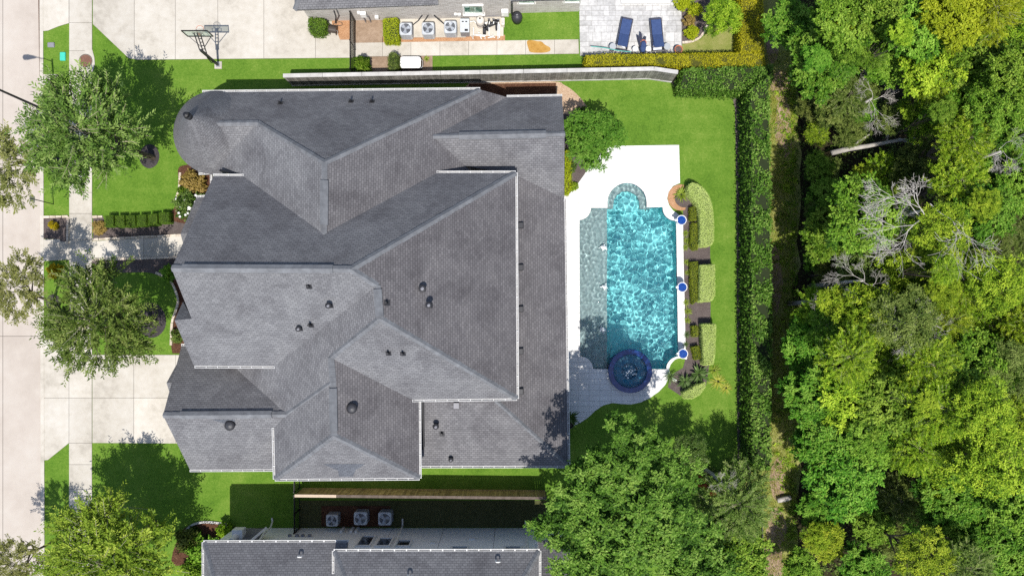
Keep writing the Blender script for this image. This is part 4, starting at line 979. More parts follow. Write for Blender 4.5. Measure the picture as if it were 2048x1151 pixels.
# ---------------------------------------------------------------- street furniture and sport
bx, by = G(437, 131)
hp = thing('basketball_hoop', 'tall basketball hoop with glass backboard leaning over the drive', 'basketball hoop', (bx, by, 0))
MB().box((bx, by, .03), (.46, .46, .08), 0).build('footing', M['concrete'], hp)
MB().box((bx, by, .09), (.26, .26, .04)).build('base_plate', M['steel'], hp)
MB().box((bx, by, 1.5), (.13, .13, 2.85)).build('pole', M['lead'], hp)
BY = by + .82
for s in (-.09, .09):
    MB().beam((bx + s, by + .03, 2.85), (bx + s, BY - .06, 3.72), .05, .05).build('arm', M['lead'], hp)
    MB().beam((bx + s, by + .03, 2.2), (bx + s, BY - .06, 3.08), .05, .05).build('arm', M['lead'], hp)
    MB().beam((bx + s * 1.0, by + .3, 2.55), (bx + s * 7.2, BY - .05, 3.0), .035, .035).build('brace', M['lead'], hp)
for k in range(4): MB().beam((bx - .09, by + .22 + k * .15, 2.44 + k * .17), (bx + .09, by + .22 + k * .15, 2.44 + k * .17), .04, .04).build('rung', M['lead'], hp)
MB().tube([(bx, by - .03, .7), (bx, by - .2, 1.2), (bx, by - .12, 1.9)], .03, 6).build('height_crank', M['black_metal'], hp)
mg, nt, b, out = nodes('backboard_glass'); b.inputs['Base Color'].default_value = (.62, .70, .64, 1); b.inputs['Roughness'].default_value = .1
tb = N(nt, 'ShaderNodeBsdfTransparent'); tb.inputs[0].default_value = (.93, .97, .94, 1)
mx = N(nt, 'ShaderNodeMixShader'); mx.inputs[0].default_value = .72; nt.links.new(b.outputs[0], mx.inputs[1]); nt.links.new(tb.outputs[0], mx.inputs[2]); nt.links.new(mx.outputs[0], out.inputs['Surface'])
bb = MB().box((bx, BY, 3.42), (1.5, .02, .9)).build('backboard', mg, hp)
fr = MB()
for dx, dz, w, h in ((0, .46, 1.56, .06), (0, -.46, 1.56, .06), (-.76, 0, .05, .9), (.76, 0, .05, .9)): fr.box((bx + dx, BY, 3.42 + dz), (w, .06, h))
fr.build('board_frame', M['black_metal'], bb)
fr = MB()
for dx, dz, w, h in ((0, .2, .6, .04), (0, -.22, .6, .04), (-.29, 0, .04, .45), (.29, 0, .04, .45)): fr.box((bx + dx, BY + .014, 3.28 + dz), (w, .012, h))
fr.build('target_square', M['black_metal'], bb)
ring = [(bx + .23 * math.cos(a), BY + .38 + .23 * math.sin(a), 3.05) for a in np.linspace(0, 2 * math.pi, 25)]
rim = MB().tube(ring, .013, 6, False).build('rim', M['red_clay'], hp)
MB().box((bx, BY + .09, 3.05), (.2, .16, .12)).build('rim_bracket', M['terracotta'], rim)
net = MB()
for k in range(12):
    a = 2 * math.pi * k / 12; net.tube([(bx + .22 * math.cos(a), BY + .38 + .22 * math.sin(a), 3.04), (bx + .12 * math.cos(a + .5), BY + .38 + .12 * math.sin(a + .5), 2.64)], .006, 3)
    net.tube([(bx + .22 * math.cos(a), BY + .38 + .22 * math.sin(a), 3.04), (bx + .12 * math.cos(a - .5), BY + .38 + .12 * math.sin(a - .5), 2.64)], .006, 3)
net.build('net', M['white'], rim)
lx, ly = G(112, 230)
lamp = thing('street_lamp', 'tall dark street lamp reaching over the street from the verge', 'street lamp', (lx, ly, 0))
MB().tube([(lx, ly, 0), (lx, ly, 1), (lx, ly, 8.0)], [.10, .085, .055], 10).build('pole', M['lamp_bronze'], lamp)
MB().lathe([(.2, 0), (.2, .12), (.12, .3)], 14, (lx, ly, 0)).build('pole_base', M['lamp_bronze'], lamp)
MB().tube([(lx, ly, 7.7), (lx - .5, ly, 8.12), (lx - 1.0, ly, 8.28), (lx - 1.35, ly, 8.3)], .03, 8).build('arm', M['lamp_bronze'], lamp)
MB().tube([(lx, ly - .0, 7.1), (lx - .06, ly, 7.4), (lx - .02, ly, 7.7)], .02, 6).build('brace', M['lamp_bronze'], lamp)
MB().tube([(lx - 1.05, ly, 8.27), (lx - 1.25, ly, 8.3), (lx - 1.6, ly, 8.3), (lx - 1.85, ly, 8.28), (lx - 1.92, ly, 8.26)], [.05, .10, .17, .16, .05], 14).build('lamp_head', M['lamp_bronze'], lamp, True)
sx_, sy_ = G(107, 408)
sp = thing('sign_post', 'thin dark post with a small sign beside the street', 'sign post', (sx_, sy_, 0))
MB().tube([(sx_, sy_, 0), (sx_, sy_, 2.5)], .03, 8).build('pole', M['lamp_bronze'], sp)
MB().box((sx_ , sy_, 2.25), (.02, .38, .5)).build('sign_plate', M['steel'], sp)

# cooling units
def ac_proto(at, label, group, size=.84, h=.88):
    t = local_thing('cooling_unit', label, 'air conditioner', at, 0, group)
    MB().box((0, 0, h / 2 + .04), (size, size, h), 0, .12).build('cabinet', M['cabinet'], t)
    MB().lathe([(size * .40, h + .041), (size * .40, h + .046), (0, h + .046)], 28, (0, 0, .0)).build('fan_well', M['grille'], t)
    mb = MB()
    for k in range(3):
        a = 2 * math.pi * k / 3 + .4; d = Vector((math.cos(a), math.sin(a), 0)); s = Vector((-d.y, d.x, 0)); z = Vector((0, 0, h + .054))
        mb.add([d * .06 - s * .05 + z, d * size * .36 - s * .15 + z, d * size * .36 + s * .10 + z + Vector((0, 0, .01)), d * .06 + s * .05 + z + Vector((0, 0, .01))], [(0, 1, 2, 3)])
    mb.lathe([(.07, h + .066), (0, h + .075)], 12); mb.build('fan_blade', M['blade'], t)
    g = MB()
    for r_ in (.10, .18, .26, .33):
        rr = r_ * size / .84; g.tube([(rr * math.cos(a), rr * math.sin(a), h + .085) for a in np.linspace(0, 2 * math.pi, 25)], .005, 4, False)
    for k in range(10): a = math.pi * k / 10; g.beam((-math.cos(a) * .40 * size, -math.sin(a) * .40 * size, h + .07), (math.cos(a) * .40 * size, math.sin(a) * .40 * size, h + .07), .007, .006)
    g.build('guard', M['steel'], t)
    lv = MB()
    for k in range(9):
        for sx, sy, w, l in ((0, size / 2, size * .7, .012), (0, -size / 2, size * .7, .012), (size / 2, 0, .012, size * .7), (-size / 2, 0, .012, size * .7)): lv.box((sx, sy, .14 + k * .085), (w, l, .03))
    lv.build('louvre', M['grey_plastic'], t)
    return t
ac = ac_proto((*P(811.5, 58, .92)[:2], .05), 'white cooling unit beside the bright clipped shrub', 'cooling units on the neighbour\'s pad', .78)
for x, y, lb, gr in ((856, 57, 'white cooling unit in the middle of the upper trio', None), (900.5, 54, 'white cooling unit next to the grey pool heater', None),
                     (664, 1040, 'smallest shaded cooling unit near the iron fence', 'shaded cooling units'), (721, 1036, 'shaded cooling unit in the middle of the lower trio', 'shaded cooling units'), (769.5, 1036.5, 'shaded cooling unit nearest the wall downspout', 'shaded cooling units')):
    c = copy_tree(ac); c.location = (*P(x, y, .92)[:2], .05); c['label'] = lb
    if gr: c['group'] = gr
    c.rotation_euler = (0, 0, random.Random(int(x)).choice((0, math.pi / 2, math.pi)))
    s = .95 if x == 664 else (1.06 if gr else 1); c.scale = (s, s, 1)
def line_set(a, b, c, label):
    t = MB().tube([P(*a, 1.0), P(*b, .55), P(*c, .12)], .035, 6).build('refrigerant_line', M['dark_plastic'], None, False, True); tag(t, label, 'pipe', 'insulated lines to the cooling units')
line_set((844, 31), (836, 42), (826, 50), 'dark insulated pipe to the first upper cooling unit')
line_set((856, 31), (852, 38), (846, 45), 'dark insulated pipe to the middle upper cooling unit')
line_set((868, 31), (878, 40), (888, 48), 'dark insulated pipe to the cooling unit by the heater')

# pool plant by the neighbour's wall
t = local_thing('pool_heater', 'grey rectangular pool heater with dark vents', 'heater', (*P(929.5, 52, .8)[:2], .04))
MB().box((0, 0, .4), (.56, .84, .8), 0, .04).build('cabinet', M['grey_plastic'], t); MB().box((0, 0, .82), (.58, .86, .05), 0, .04).build('top_panel', M['cabinet'], t)
for x in (-.12, .1): MB().box((x, .24, .85), (.12, .06, .03)).build('vent', M['black'], t)
MB().box((.1, -.3, .86), (.2, .12, .04)).build('control_panel', M['black'], t)
t = local_thing('filter_tank', 'tall beige round filter tank behind white pipes', 'filter tank', (*P(960, 39, 1.0)[:2], .03))
MB().lathe([(.25, 0), (.27, .2), (.27, .85), (.24, .97), (.12, 1.05), (0, 1.07)], 24).build('tank', M['tank'], t, True)
MB().lathe([(.275, .5), (.29, .52), (.29, .56), (.275, .58)], 24).build('clamp_band', M['dark_plastic'], t); MB().lathe([(.05, 1.05), (.05, 1.16), (0, 1.17)], 10).build('gauge', M['black'], t)
def pump(px, py, label, rz=0.0):
    t = local_thing('pool_pump', label, 'pump', (*G(px, py), .05), rz, 'pool pumps')
    MB().tube([(-.25, 0, .16), (.02, 0, .16)], .11, 14).build('motor', M['dark_plastic'], t)
    MB().lathe([(.12, .05), (.13, .3), (.10, .34), (0, .35)], 16, (.17, 0, 0)).build('strainer_pot', M['black'], t, True)
    MB().box((-.1, 0, .03), (.4, .2, .06)).build('foot', M['black'], t)
pump(969, 61, 'black pool pump beside the heater pipes', 1.57); pump(977, 54, 'black pool pump with star-shaped lid', 1.2); pump(987, 49, 'small black pump in the middle of white pipes', .4); pump(994, 53, 'black pump nearest the grass', 1.6)
def pipes(runs, label, r=.035):
    t = thing('pipe_run', label, 'pipes', tuple(P(*runs[0][0][:2], 0)))
    for run in runs: MB().tube([P(x, y, z) for x, y, z in run], r, 8).build('pipe', M['white_pipe'], t)
pipes([[(947, 55, .3), (947, 70, .25), (958, 70, .25), (972, 71, .25)], [(943, 73, .1), (946, 73, .3), (946, 78, .05)], [(958, 67, .1), (958, 66, .5)], [(953, 71, .28), (970, 73, .28), (970, 78, .05)], [(960, 71, .2), (963, 78, .05)]], 'white pipe manifold at the foot of the heater')
pipes([[(978, 55, .3), (978, 72, .3), (990, 75, .2)], [(976, 76, .1), (986, 74, .3), (986, 70, .3)], [(980, 40, .5), (978, 49, .5)], [(988, 41, .5), (987, 48, .5)], [(997, 43, .5), (996, 53, .5), (996, 72, .3), (996, 78, .05)], [(999, 48, .4), (999, 76, .05)]], 'white pipe manifold between the black pumps')
pipes([[(950, 46, .3), (968, 46, .35), (976, 44, .4)], [(940, 44, .3), (948, 42, .35), (952, 46, .3)], [(965, 50, .3), (975, 46, .3)]], 'white pipes around the filter tank', .03)
for x, y, lb in ((978, 41, 'dark valve nearest the filter tank'), (987, 41, 'dark valve in the middle of three'), (997, 42, 'dark valve nearest the grass')):
    t = local_thing('valve', lb, 'valve', (*P(x, y, .5)[:2], .03), 0, 'valves on the pool pipes')
    MB().box((0, 0, .45), (.12, .16, .14), 0, .03).build('body', M['black'], t); MB().beam((-.08, .05, .55), (.08, .05, .55), .03, .03).build('handle', M['grey_plastic'], t); MB().tube([(0, 0, 0), (0, 0, .4)], .03, 8).build('stem', M['white_pipe'], t)
t = local_thing('timer_box', 'small beige box standing beside the pumps', 'box', (*P(1006, 44, .4)[:2], .03)); MB().box((0, 0, .25), (.2, .45, .5), 0, .03).build('case', M['tank'], t); MB().box((0, 0, .51), (.08, .3, .02)).build('window', M['steel'], t)

# odds and ends in the neighbour's yard
t = local_thing('kettle_grill', 'dark covered grill standing on the grass strip', 'grill', (*G(1034, 41), 0), .2)
MB().lathe([(.05, .0), (.30, .05), (.33, .4), (.34, .62), (.28, .80), (.16, .9), (0, .93)], 22).build('cover', M['dark_plastic'], t, True); MB().lathe([(.35, .38), (.36, .40), (.35, .43)], 22).build('hem', M['black'], t); MB().box((0, 0, .94), (.12, .05, .04)).build('handle', M['grey_plastic'], t)
t = local_thing('hose_reel', 'brown hose reel with coiled hose by the wall', 'hose reel', (*G(668, 63), .03), -.15)
MB().tube([(-.2, 0, .3), (.2, 0, .3)], .22, 18).build('drum', M['brown_plastic'], t)
for s in (-.23, .23): MB().lathe([(0, -.02), (.26, -.02), (.26, .02), (0, .02)], 18).build('flange', M['brown_plastic'], t); k = ALLKIDS(t)[-1]; k.rotation_euler = (0, math.pi / 2, 0); k.location = (s, 0, .3)
MB().beam((-.2, -.25, .05), (-.2, .25, .05), .05, .08).build('foot', M['black'], t); MB().beam((.2, -.25, .05), (.2, .25, .05), .05, .08).build('foot', M['black'], t); MB().tube([(.25, 0, .3), (.33, -.1, .3), (.33, -.2, .3)], .02, 6).build('crank', M['steel'], t)
hose = MB().tube([P(x, y, .06) for x, y in smooth([(664, 55), (668, 47), (678, 44), (684, 46), (683, 51), (674, 51), (664, 50), (656, 46), (655, 52)], 4, False)], .02, 5).build('garden_hose', M['brown_plastic'], None, False, True); tag(hose, 'brown garden hose looping beside the reel', 'hose')
t = local_thing('deck_box', 'white rounded storage box beside the grey fence', 'storage box', (*P(821, 125, .6)[:2], 0), 0)
MB().box((0, 0, .28), (1.32, .68, .56), 0, .1).build('body', M['dark_plastic'], t); MB().box((0, .0, .60), (1.30, .72, .1), 0, .14).build('lid', M['white'], t); MB().tube([(.66, .2, .55), (.76, .1, .5), (.76, -.2, .5), (.66, -.33, .5)], .02, 6).build('handle', M['steel'], t)
def lounger(px, py, rz, label):
    t = local_thing('sun_lounger', label, 'sun lounger', (*G(px, py), .045), rz, 'navy loungers on the stone patio')
    fr = MB()
    for s in (-.36, .36): fr.beam((s, -1.0, .30), (s, 1.02, .30), .05, .06)
    for y in (-1.0, 0, 1.02): fr.beam((-.36, y, .30), (.36, y, .30), .05, .06)
    fr.build('frame', M['navy_frame'], t)
    for s in (-.33, .33):
        for y in (-.8, .85): MB().box((s, y, .14), (.05, .05, .3)).build('leg', M['navy_frame'], t)
    MB().box((0, .45, .36), (.62, .98, .07), 0, .03).build('seat_cushion', M['navy'], t)
    mb = MB().box((0, 0, 0), (.62, .95, .07), 0, .03); R = Matrix.Rotation(math.radians(-24), 4, 'X')
    mb.v = [R @ (v + Vector((0, -.475, 0))) + Vector((0, -.06, .37)) for v in mb.v]
    mb.build('back_cushion', M['navy'], t)
    MB().beam((-.3, .97, .37), (.3, .97, .37), .1, .05).build('foot_sling', M['navy_frame'], t)
    return t
lounger(1247, 72, -.20, 'navy sun lounger with a white pillow')
lounger(1312, 73, .09, 'navy sun lounger with a rolled dark cushion')
def soft(name, mat, at, s, rz, label, cat, tilt=0.0):
    t = MB(); n = 8
    pts = [(i, j) for j in range(n + 1) for i in range(n + 1)]
    for sg in (1, -1):
        vs = []
        for i, j in pts:
            u, v = i / n * 2 - 1, j / n * 2 - 1; e = (1 - u ** 4) * (1 - v ** 4); k = 1 - .08 * (1 - abs(u * v))
            vs.append((u * s[0] / 2 * k, v * s[1] / 2 * k, sg * s[2] / 2 * e ** .5))
        fs = [(j * (n + 1) + i, j * (n + 1) + i + 1, (j + 1) * (n + 1) + i + 1, (j + 1) * (n + 1) + i) for j in range(n) for i in range(n)]
        t.add(vs, fs if sg > 0 else [tuple(reversed(f)) for f in fs])
    o = t.build(name, M[mat], None, True); o.location = at; o.rotation_euler = (tilt, 0, rz); return tag(o, label, cat)
soft('pillow', 'linen', (*P(1245, 89, .6)[:2], .62), (.46, .40, .16), -.45, 'white pillow on the left navy lounger', 'pillow', -.35)
soft('cushion', 'navy', (*P(1317, 89, .6)[:2], .62), (.72, .3, .2), -.05, 'rolled navy cushion on the right lounger', 'cushion', -.2)
soft('towel', 'linen', (*P(1315, 97, .6)[:2], .58), (.55, .16, .07), .08, 'folded white towel at the head of the right lounger', 'towel')
M['table_grey'] = plain('table_grey', (.36, .38, .40), .6)
def side_table(px, py, label):
    t = local_thing('side_table', label, 'side table', (*P(px, py, .5)[:2], .045), 0, 'round grey side tables')
    MB().lathe([(.2, .47), (.215, .48), (.215, .51), (.20, .52), (0, .52)], 24).build('table_top', M['table_grey'], t); MB().lathe([(.17, 0), (.17, .02), (.09, .2), (.16, .47)], 20).build('pedestal', M['grey_plastic'], t, True)
side_table(1225.5, 93.5, 'round grey side table beside the left lounger'); side_table(1334, 93.5, 'round grey side table beside the right lounger')
t = local_thing('flower_pot', 'orange terracotta pot at the edge of the stone patio', 'pot', (*P(1357, 99, .45)[:2], .04))
MB().lathe([(.15, 0), (.20, .3), (.24, .38), (.26, .42), (.26, .47), (.225, .47), (.21, .40)], 22).build('pot', M['terracotta'], t, True); MB().lathe([(.215, .41), (0, .43)], 22).build('soil', M['mulch'], t)
t = local_thing('folded_parasol', 'folded navy parasol lying between the loungers', 'parasol', (*G(1283, 100), .05), 0)
MB().tube([(.02, -.5, .5), (.03, .9, .35)], .02, 8).build('pole', M['navy_frame'], t)
MB().tube([(0, -.35, .5), (.0, -.1, .48), (.06, .25, .45), (.12, .45, .4)], [.12, .2, .17, .06], 8).build('canopy', M['navy'], t)
for a, l in ((-.32, .85), (-.08, 1.0), (.35, .75)): MB().tube([(-.05, 0, .42), (-.05 + math.sin(a) * l * .6, math.cos(a) * l * .6, .4), (-.05 + math.sin(a) * l, math.cos(a) * l, .36)], [.12, .09, .04], 6).build('canopy_flap', M['navy_frame'], t)
t = local_thing('clay_bowl', 'round tan clay bowl between the two loungers', 'bowl', (*P(1286.5, 86, .5)[:2], .045)); MB().lathe([(.1, 0), (.12, .35), (.19, .46), (.20, .50), (.17, .50), (.12, .42), (0, .40)], 20).build('bowl', M['terracotta'], t, True)
MB().lathe([(.13, .425), (0, .44)], 16).build('sand', M['tank'], t)
hose = MB().tube([P(x, y, .65) for x, y in smooth([(1182, 93), (1210, 96), (1235, 101), (1262, 104)], 4, False)], .025, 5).build('pool_pole', M['teal_hose'], None, False, True); tag(hose, 'long thin teal pole leaning behind the left lounger', 'pole')
for x, lb in ((1268, 'small white side chair left of the folded parasol'), (1294, 'small white side chair right of the folded parasol')):
    t = local_thing('wire_stool', lb, 'stool', (*G(x, 103), .045), 0, 'small stools behind the parasol')
    MB().lathe([(.16, .42), (.17, .45), (0, .46)], 16).build('seat', M['white'], t)
    for a in (0.8, 2.3, 3.9, 5.5): MB().tube([(.12 * math.cos(a), .12 * math.sin(a), .43), (.17 * math.cos(a), .17 * math.sin(a), 0)], .012, 6).build('leg', M['black_metal'], t)
log = MB().tube([P(x, y, .25) for x, y in ((1555, 1000), (1568, 997), (1581, 994))], [.16, .18, .15], 10).build('white_log', M['dead_wood'], None, True, True); tag(log, 'short pale log lying on the bare track', 'log')
log = thing('fallen_trunk', 'long pale fallen trunk with bare limbs in the clearing', 'log', tuple(P(1660, 305, 0)))
MB().tube([P(x, y, z) for x, y, z in ((1662, 306, .8), (1700, 297, 1.1), (1735, 292, 1.5), (1790, 282, 2.2), (1830, 276, 2.6))], [.17, .16, .13, .09, .05], 10).build('trunk', M['dead_wood'], log, True)
for pts in ([(1775, 284, 1.4), (1800, 278, 1.8), (1830, 290, 2.2), (1850, 292, 2.3)], [(1700, 297, .7), (1718, 282, 1.5), (1740, 268, 1.8)], [(1772, 284, 1.4), (1776, 265, 2.0), (1770, 245, 2.3)]):
    MB().tube([P(*p) for p in pts], [.1, .07, .05, .03][:len(pts)], 6).build('limb', M['dead_wood'], log, True)
# ---------------------------------------------------------------- vegetation
def unit(v): return v / np.maximum(np.linalg.norm(v, axis=1, keepdims=True), 1e-6)
def leaf_arrays(c, d, n, l, w):
    """diamond leaves folded along the midrib; c centre, d long axis, n normal."""
    d = unit(d); n = unit(n - d * (n * d).sum(1, keepdims=True)); s = np.cross(d, n)
    l = np.asarray(l).reshape(-1, 1); w = np.asarray(w).reshape(-1, 1)
    V = np.stack([c - d * l * .5, c + s * w * .5 + n * w * .12 - d * l * .05, c + d * l * .5, c - s * w * .5 + n * w * .12 - d * l * .05], 1)
    k = len(c); return V.reshape(-1, 3), np.arange(4 * k).reshape(-1, 4)
def rdir(r, n): return unit(r.normal(size=(n, 3)))
def join(parts):
    V = []; Q = []; T = []; b = 0
    for v, q, t in parts: V.append(v); Q.append(q + b); T.append(t); b += len(v)
    return np.concatenate(V), np.concatenate(Q), np.concatenate(T)
def clump_crown(seed, nclump=55, nleaf=190, leaf=.10, asp=.55, dome=.75, rc=(.20, .34), up=.9, lo=-.1, under=.8, lobe=.13, sep=.66, shade=.25):
    """crown of radius 1: separate leaf clumps spread over a dome, each a ragged cushion of leaves, with a second tier below."""
    r = np.random.default_rng(seed); parts = []; placed = []
    ang = r.random() * 6.28; tries = 0
    tier = [0] * nclump + [1] * int(nclump * under)
    for tr in tier:
        for tries in range(30):
            a = r.random() * 2 * math.pi; rad = math.sqrt(r.random()) * (.9 if tr == 0 else .8)
            R = r.uniform(*rc) * (1 - .25 * rad) * (1.0 if tr == 0 else 1.15)
            q2 = np.array([math.cos(a) * rad, math.sin(a) * rad])
            if tr or all(np.hypot(*(q2 - p[:2])) > (R + p[2]) * sep for p in placed): break
        if tr == 0: placed.append((*q2, R))
        lobes = 1 + lobe * math.sin(3 * a + ang) + lobe * .7 * math.sin(5 * a + 2 * ang)
        zz = math.sqrt(max(0, 1 - rad ** 2)) * dome
        z = zz * r.uniform(.72, 1.12) + lo + r.normal() * .06 if tr == 0 else zz * r.uniform(.05, .5) + lo - .15
        c = np.array([q2[0] * lobes, q2[1] * lobes, z])
        n = int(nleaf * (R / .27) ** 2 * (1 if tr == 0 else 1.0))
        q = rdir(r, n); q[:, 2] = np.abs(q[:, 2]) - .25 * (r.random(n) < .35)
        sh = (.55 + .5 * r.random((n, 1)) ** .6)
        star = 1 + .38 * np.sin(np.arctan2(q[:, 1:2], q[:, 0:1]) * r.integers(4, 8) + r.random() * 6)
        p = c + q * sh * np.array([R, R, R * .6]) * star
        nn = q * .6 + np.array([0, 0, up]) + rdir(r, n) * .6
        d = q * np.array([1, 1, .25]) + rdir(r, n) * .6 + np.array([0, 0, -.15])
        L = leaf * r.uniform(.6, 1.35, n)
        v, f = leaf_arrays(p, d, nn, L, L * asp)
        base = np.clip((.58 if tr == 0 else shade) + r.normal() * .13, .08, .92)  # lower tier coloured darker, its shade put into the leaf tone
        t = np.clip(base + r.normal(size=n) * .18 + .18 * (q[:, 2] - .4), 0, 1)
        parts.append((v, f, t))
    return join(parts)
def sprig_crown(seed, nsp=620, nl=18, leaf=.055, asp=.36, dome=.8, length=(.16, .34), reach=.95, lo=-.12, upw=.35, droop=.0):
    """feathery crown of radius 1: thin twigs set with small leaves, most of them near the outside."""
    r = np.random.default_rng(seed); parts = []; tw = MB()
    ang = r.random() * 6.28; nb = 13
    bd = [(2 * math.pi * (i + r.random() * .8) / nb, r.uniform(.5, 1.08)) for i in range(nb)]
    for i in range(nsp):
        ba, bl = bd[r.integers(nb)]
        a = ba + r.normal() * .15; rad = bl * reach * (1 - r.random() ** 1.7 * .95)
        z = math.sqrt(max(0.02, 1 - rad ** 2)) * dome * (1 - r.random() ** 2 * .7) + lo
        p0 = np.array([math.cos(a) * rad * .8, math.sin(a) * rad * .8, z * .9])
        d0 = np.array([math.cos(a), math.sin(a), 0]) * r.uniform(.3, 1.1) + np.array([0, 0, upw * r.uniform(.0, 2.0)]) + r.normal(size=3) * .35
        d0 /= np.linalg.norm(d0); Ls = r.uniform(*length); bend = r.normal(size=3) * .35 - np.array([0, 0, droop])
        tt = np.linspace(.12, 1, nl)[:, None]
        pts = p0 + d0 * tt * Ls + bend * (tt ** 2) * Ls * .4
        tan = unit(d0 + bend * tt * .8)
        side = unit(np.cross(tan, rdir(r, nl) * .5 + np.array([0, 0, 1.0])))
        sg = np.where(np.arange(nl) % 2 == 0, 1, -1)[:, None]
        ld = tan * .75 + side * sg * .8 + rdir(r, nl) * .3
        L = leaf * r.uniform(.7, 1.35, nl)
        v, f = leaf_arrays(pts + unit(ld) * L[:, None] * .5, ld, rdir(r, nl) * .6 + np.array([0, 0, .8]), L, L * asp)
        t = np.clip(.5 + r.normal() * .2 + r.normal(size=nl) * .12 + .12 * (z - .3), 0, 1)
        parts.append((v, f, t))
        if i % 4 == 0:
            tw.tube([p0 - d0 * Ls * .3, p0 + d0 * Ls * .4, pts[-1]], [.0065, .005, .003], 3, False)
    return join(parts), tw
def trunk_mesh(seed, limbs=7, r0=.055):
    """unit trunk: height 1, limbs spreading to radius 1."""
    r = random.Random(seed); mb = MB(); lean = (r.uniform(-.06, .06), r.uniform(-.06, .06))
    mb.tube([(0, 0, -.02), (lean[0] * .3, lean[1] * .3, .3), (lean[0], lean[1], .6), (lean[0] * 1.5, lean[1] * 1.5, .95)], [r0 * 1.25, r0, r0 * .75, r0 * .25], 8)
    for k in range(limbs):
        a = 2 * math.pi * (k + r.random() * .7) / limbs; z0 = r.uniform(.42, .7); L = r.uniform(.45, .85)
        b = (lean[0] * z0 / .6, lean[1] * z0 / .6, z0)
        mb.tube([b, (b[0] + math.cos(a) * L * .4, b[1] + math.sin(a) * L * .4, z0 + .12), (b[0] + math.cos(a + .2) * L, b[1] + math.sin(a + .2) * L, z0 + .28 * r.uniform(.7, 1.2))], [r0 * .5, r0 * .33, r0 * .1], 6)
    me = bpy.data.meshes.new('trunk'); me.from_pydata([tuple(v) for v in mb.v], [], mb.f); me.update(); me.materials.append(M['bark']); return me
def me_of(mb, name, mat, sm=False):
    me = bpy.data.meshes.new(name); me.from_pydata([tuple(v) for v in mb.v], [], mb.f); me.update(); me.materials.append(mat)
    if sm: me.polygons.foreach_set('use_smooth', [True] * len(me.polygons))
    return me
TRUNKS = [trunk_mesh(i) for i in range(4)]
CL = {}
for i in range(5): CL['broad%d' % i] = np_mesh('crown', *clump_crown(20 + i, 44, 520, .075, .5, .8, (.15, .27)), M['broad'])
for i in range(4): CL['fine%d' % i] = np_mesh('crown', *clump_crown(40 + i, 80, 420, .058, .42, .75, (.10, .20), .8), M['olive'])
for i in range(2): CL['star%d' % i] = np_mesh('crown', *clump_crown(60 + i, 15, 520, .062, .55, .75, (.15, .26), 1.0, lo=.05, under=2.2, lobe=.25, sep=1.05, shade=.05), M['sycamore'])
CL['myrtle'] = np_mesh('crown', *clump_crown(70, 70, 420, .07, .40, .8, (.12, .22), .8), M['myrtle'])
SP = []
for i in range(3):
    arr, tw = sprig_crown(80 + i, (700, 700, 1150)[i], 20, .056, .34, .8, (.14, .40)); SP.append((np_mesh('crown', *arr, M['oak']), me_of(tw, 'twigs', M['twig'])))
arr, tw = sprig_crown(90, 260, 16, .075, .38, .8, (.16, .36)); SPARSE = (np_mesh('crown', *arr, M['oak_pale']), me_of(tw, 'twigs', M['twig']))
def set_mat(o, mat):
    if o.data.materials[0] is not M[mat]:
        o.material_slots[0].link = 'OBJECT'; o.material_slots[0].material = M[mat]
def tree(name, label, crown, mat, px, py, zc, rpx, trunk=0, flat=1.0, rz=0.0, group=None, twigs=None, bark=True, cat='tree', base=None):
    """crown centred on photo pixel (px,py) at height zc; trunk straight below (or from ground pixel base)."""
    c = P(px, py, zc); R = rpx * (H - zc) / F
    b = Vector((*G(*base), 0)) if base else Vector((c.x, c.y, 0))
    t = local_thing(name, label, cat, (b.x, b.y, 0), 0, group)
    off = c - b
    o = bpy.data.objects.new('crown', crown); C.objects.link(o); o.parent = t; o.location = off; o.rotation_euler = (0, 0, rz); o.scale = (R, R, R * flat)
    set_mat(o, mat)
    if twigs:
        w = bpy.data.objects.new('twigs', twigs); C.objects.link(w); w.parent = t; w.location = off; w.rotation_euler = (0, 0, rz); w.scale = (R, R, R * flat)
    if bark:
        hgt = zc + R * flat * .35
        k = bpy.data.objects.new('trunk', TRUNKS[trunk % 4]); C.objects.link(k); k.parent = t; k.scale = (R * .8, R * .8, hgt); k.rotation_euler = (0, 0, rz * 1.7)
        if base:     # shear towards the crown by leaning the trunk
            v = Vector((off.x, off.y, hgt)); k.rotation_euler = v.to_track_quat('Z', 'Y').to_euler(); k.scale = (R * .7, R * .7, v.length)
    return t
# front garden oaks
g = 'street oaks with feathery leaves'
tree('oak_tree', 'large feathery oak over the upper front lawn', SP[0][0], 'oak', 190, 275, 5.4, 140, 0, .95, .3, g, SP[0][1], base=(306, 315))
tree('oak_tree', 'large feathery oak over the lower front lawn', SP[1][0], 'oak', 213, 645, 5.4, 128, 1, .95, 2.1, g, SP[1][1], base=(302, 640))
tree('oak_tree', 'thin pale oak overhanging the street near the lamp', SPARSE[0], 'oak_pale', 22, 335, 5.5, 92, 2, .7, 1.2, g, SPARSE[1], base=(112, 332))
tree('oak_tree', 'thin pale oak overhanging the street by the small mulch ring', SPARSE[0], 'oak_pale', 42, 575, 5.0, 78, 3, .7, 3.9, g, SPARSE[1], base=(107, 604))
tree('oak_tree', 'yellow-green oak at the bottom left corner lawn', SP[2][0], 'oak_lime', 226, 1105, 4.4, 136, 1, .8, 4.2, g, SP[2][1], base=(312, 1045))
tree('oak_tree', 'small thin oak at the bottom edge beside the street', SPARSE[0], 'oak_pale', 40, 1120, 4.5, 66, 0, .7, 5.5, g, SPARSE[1], base=(120, 1075))
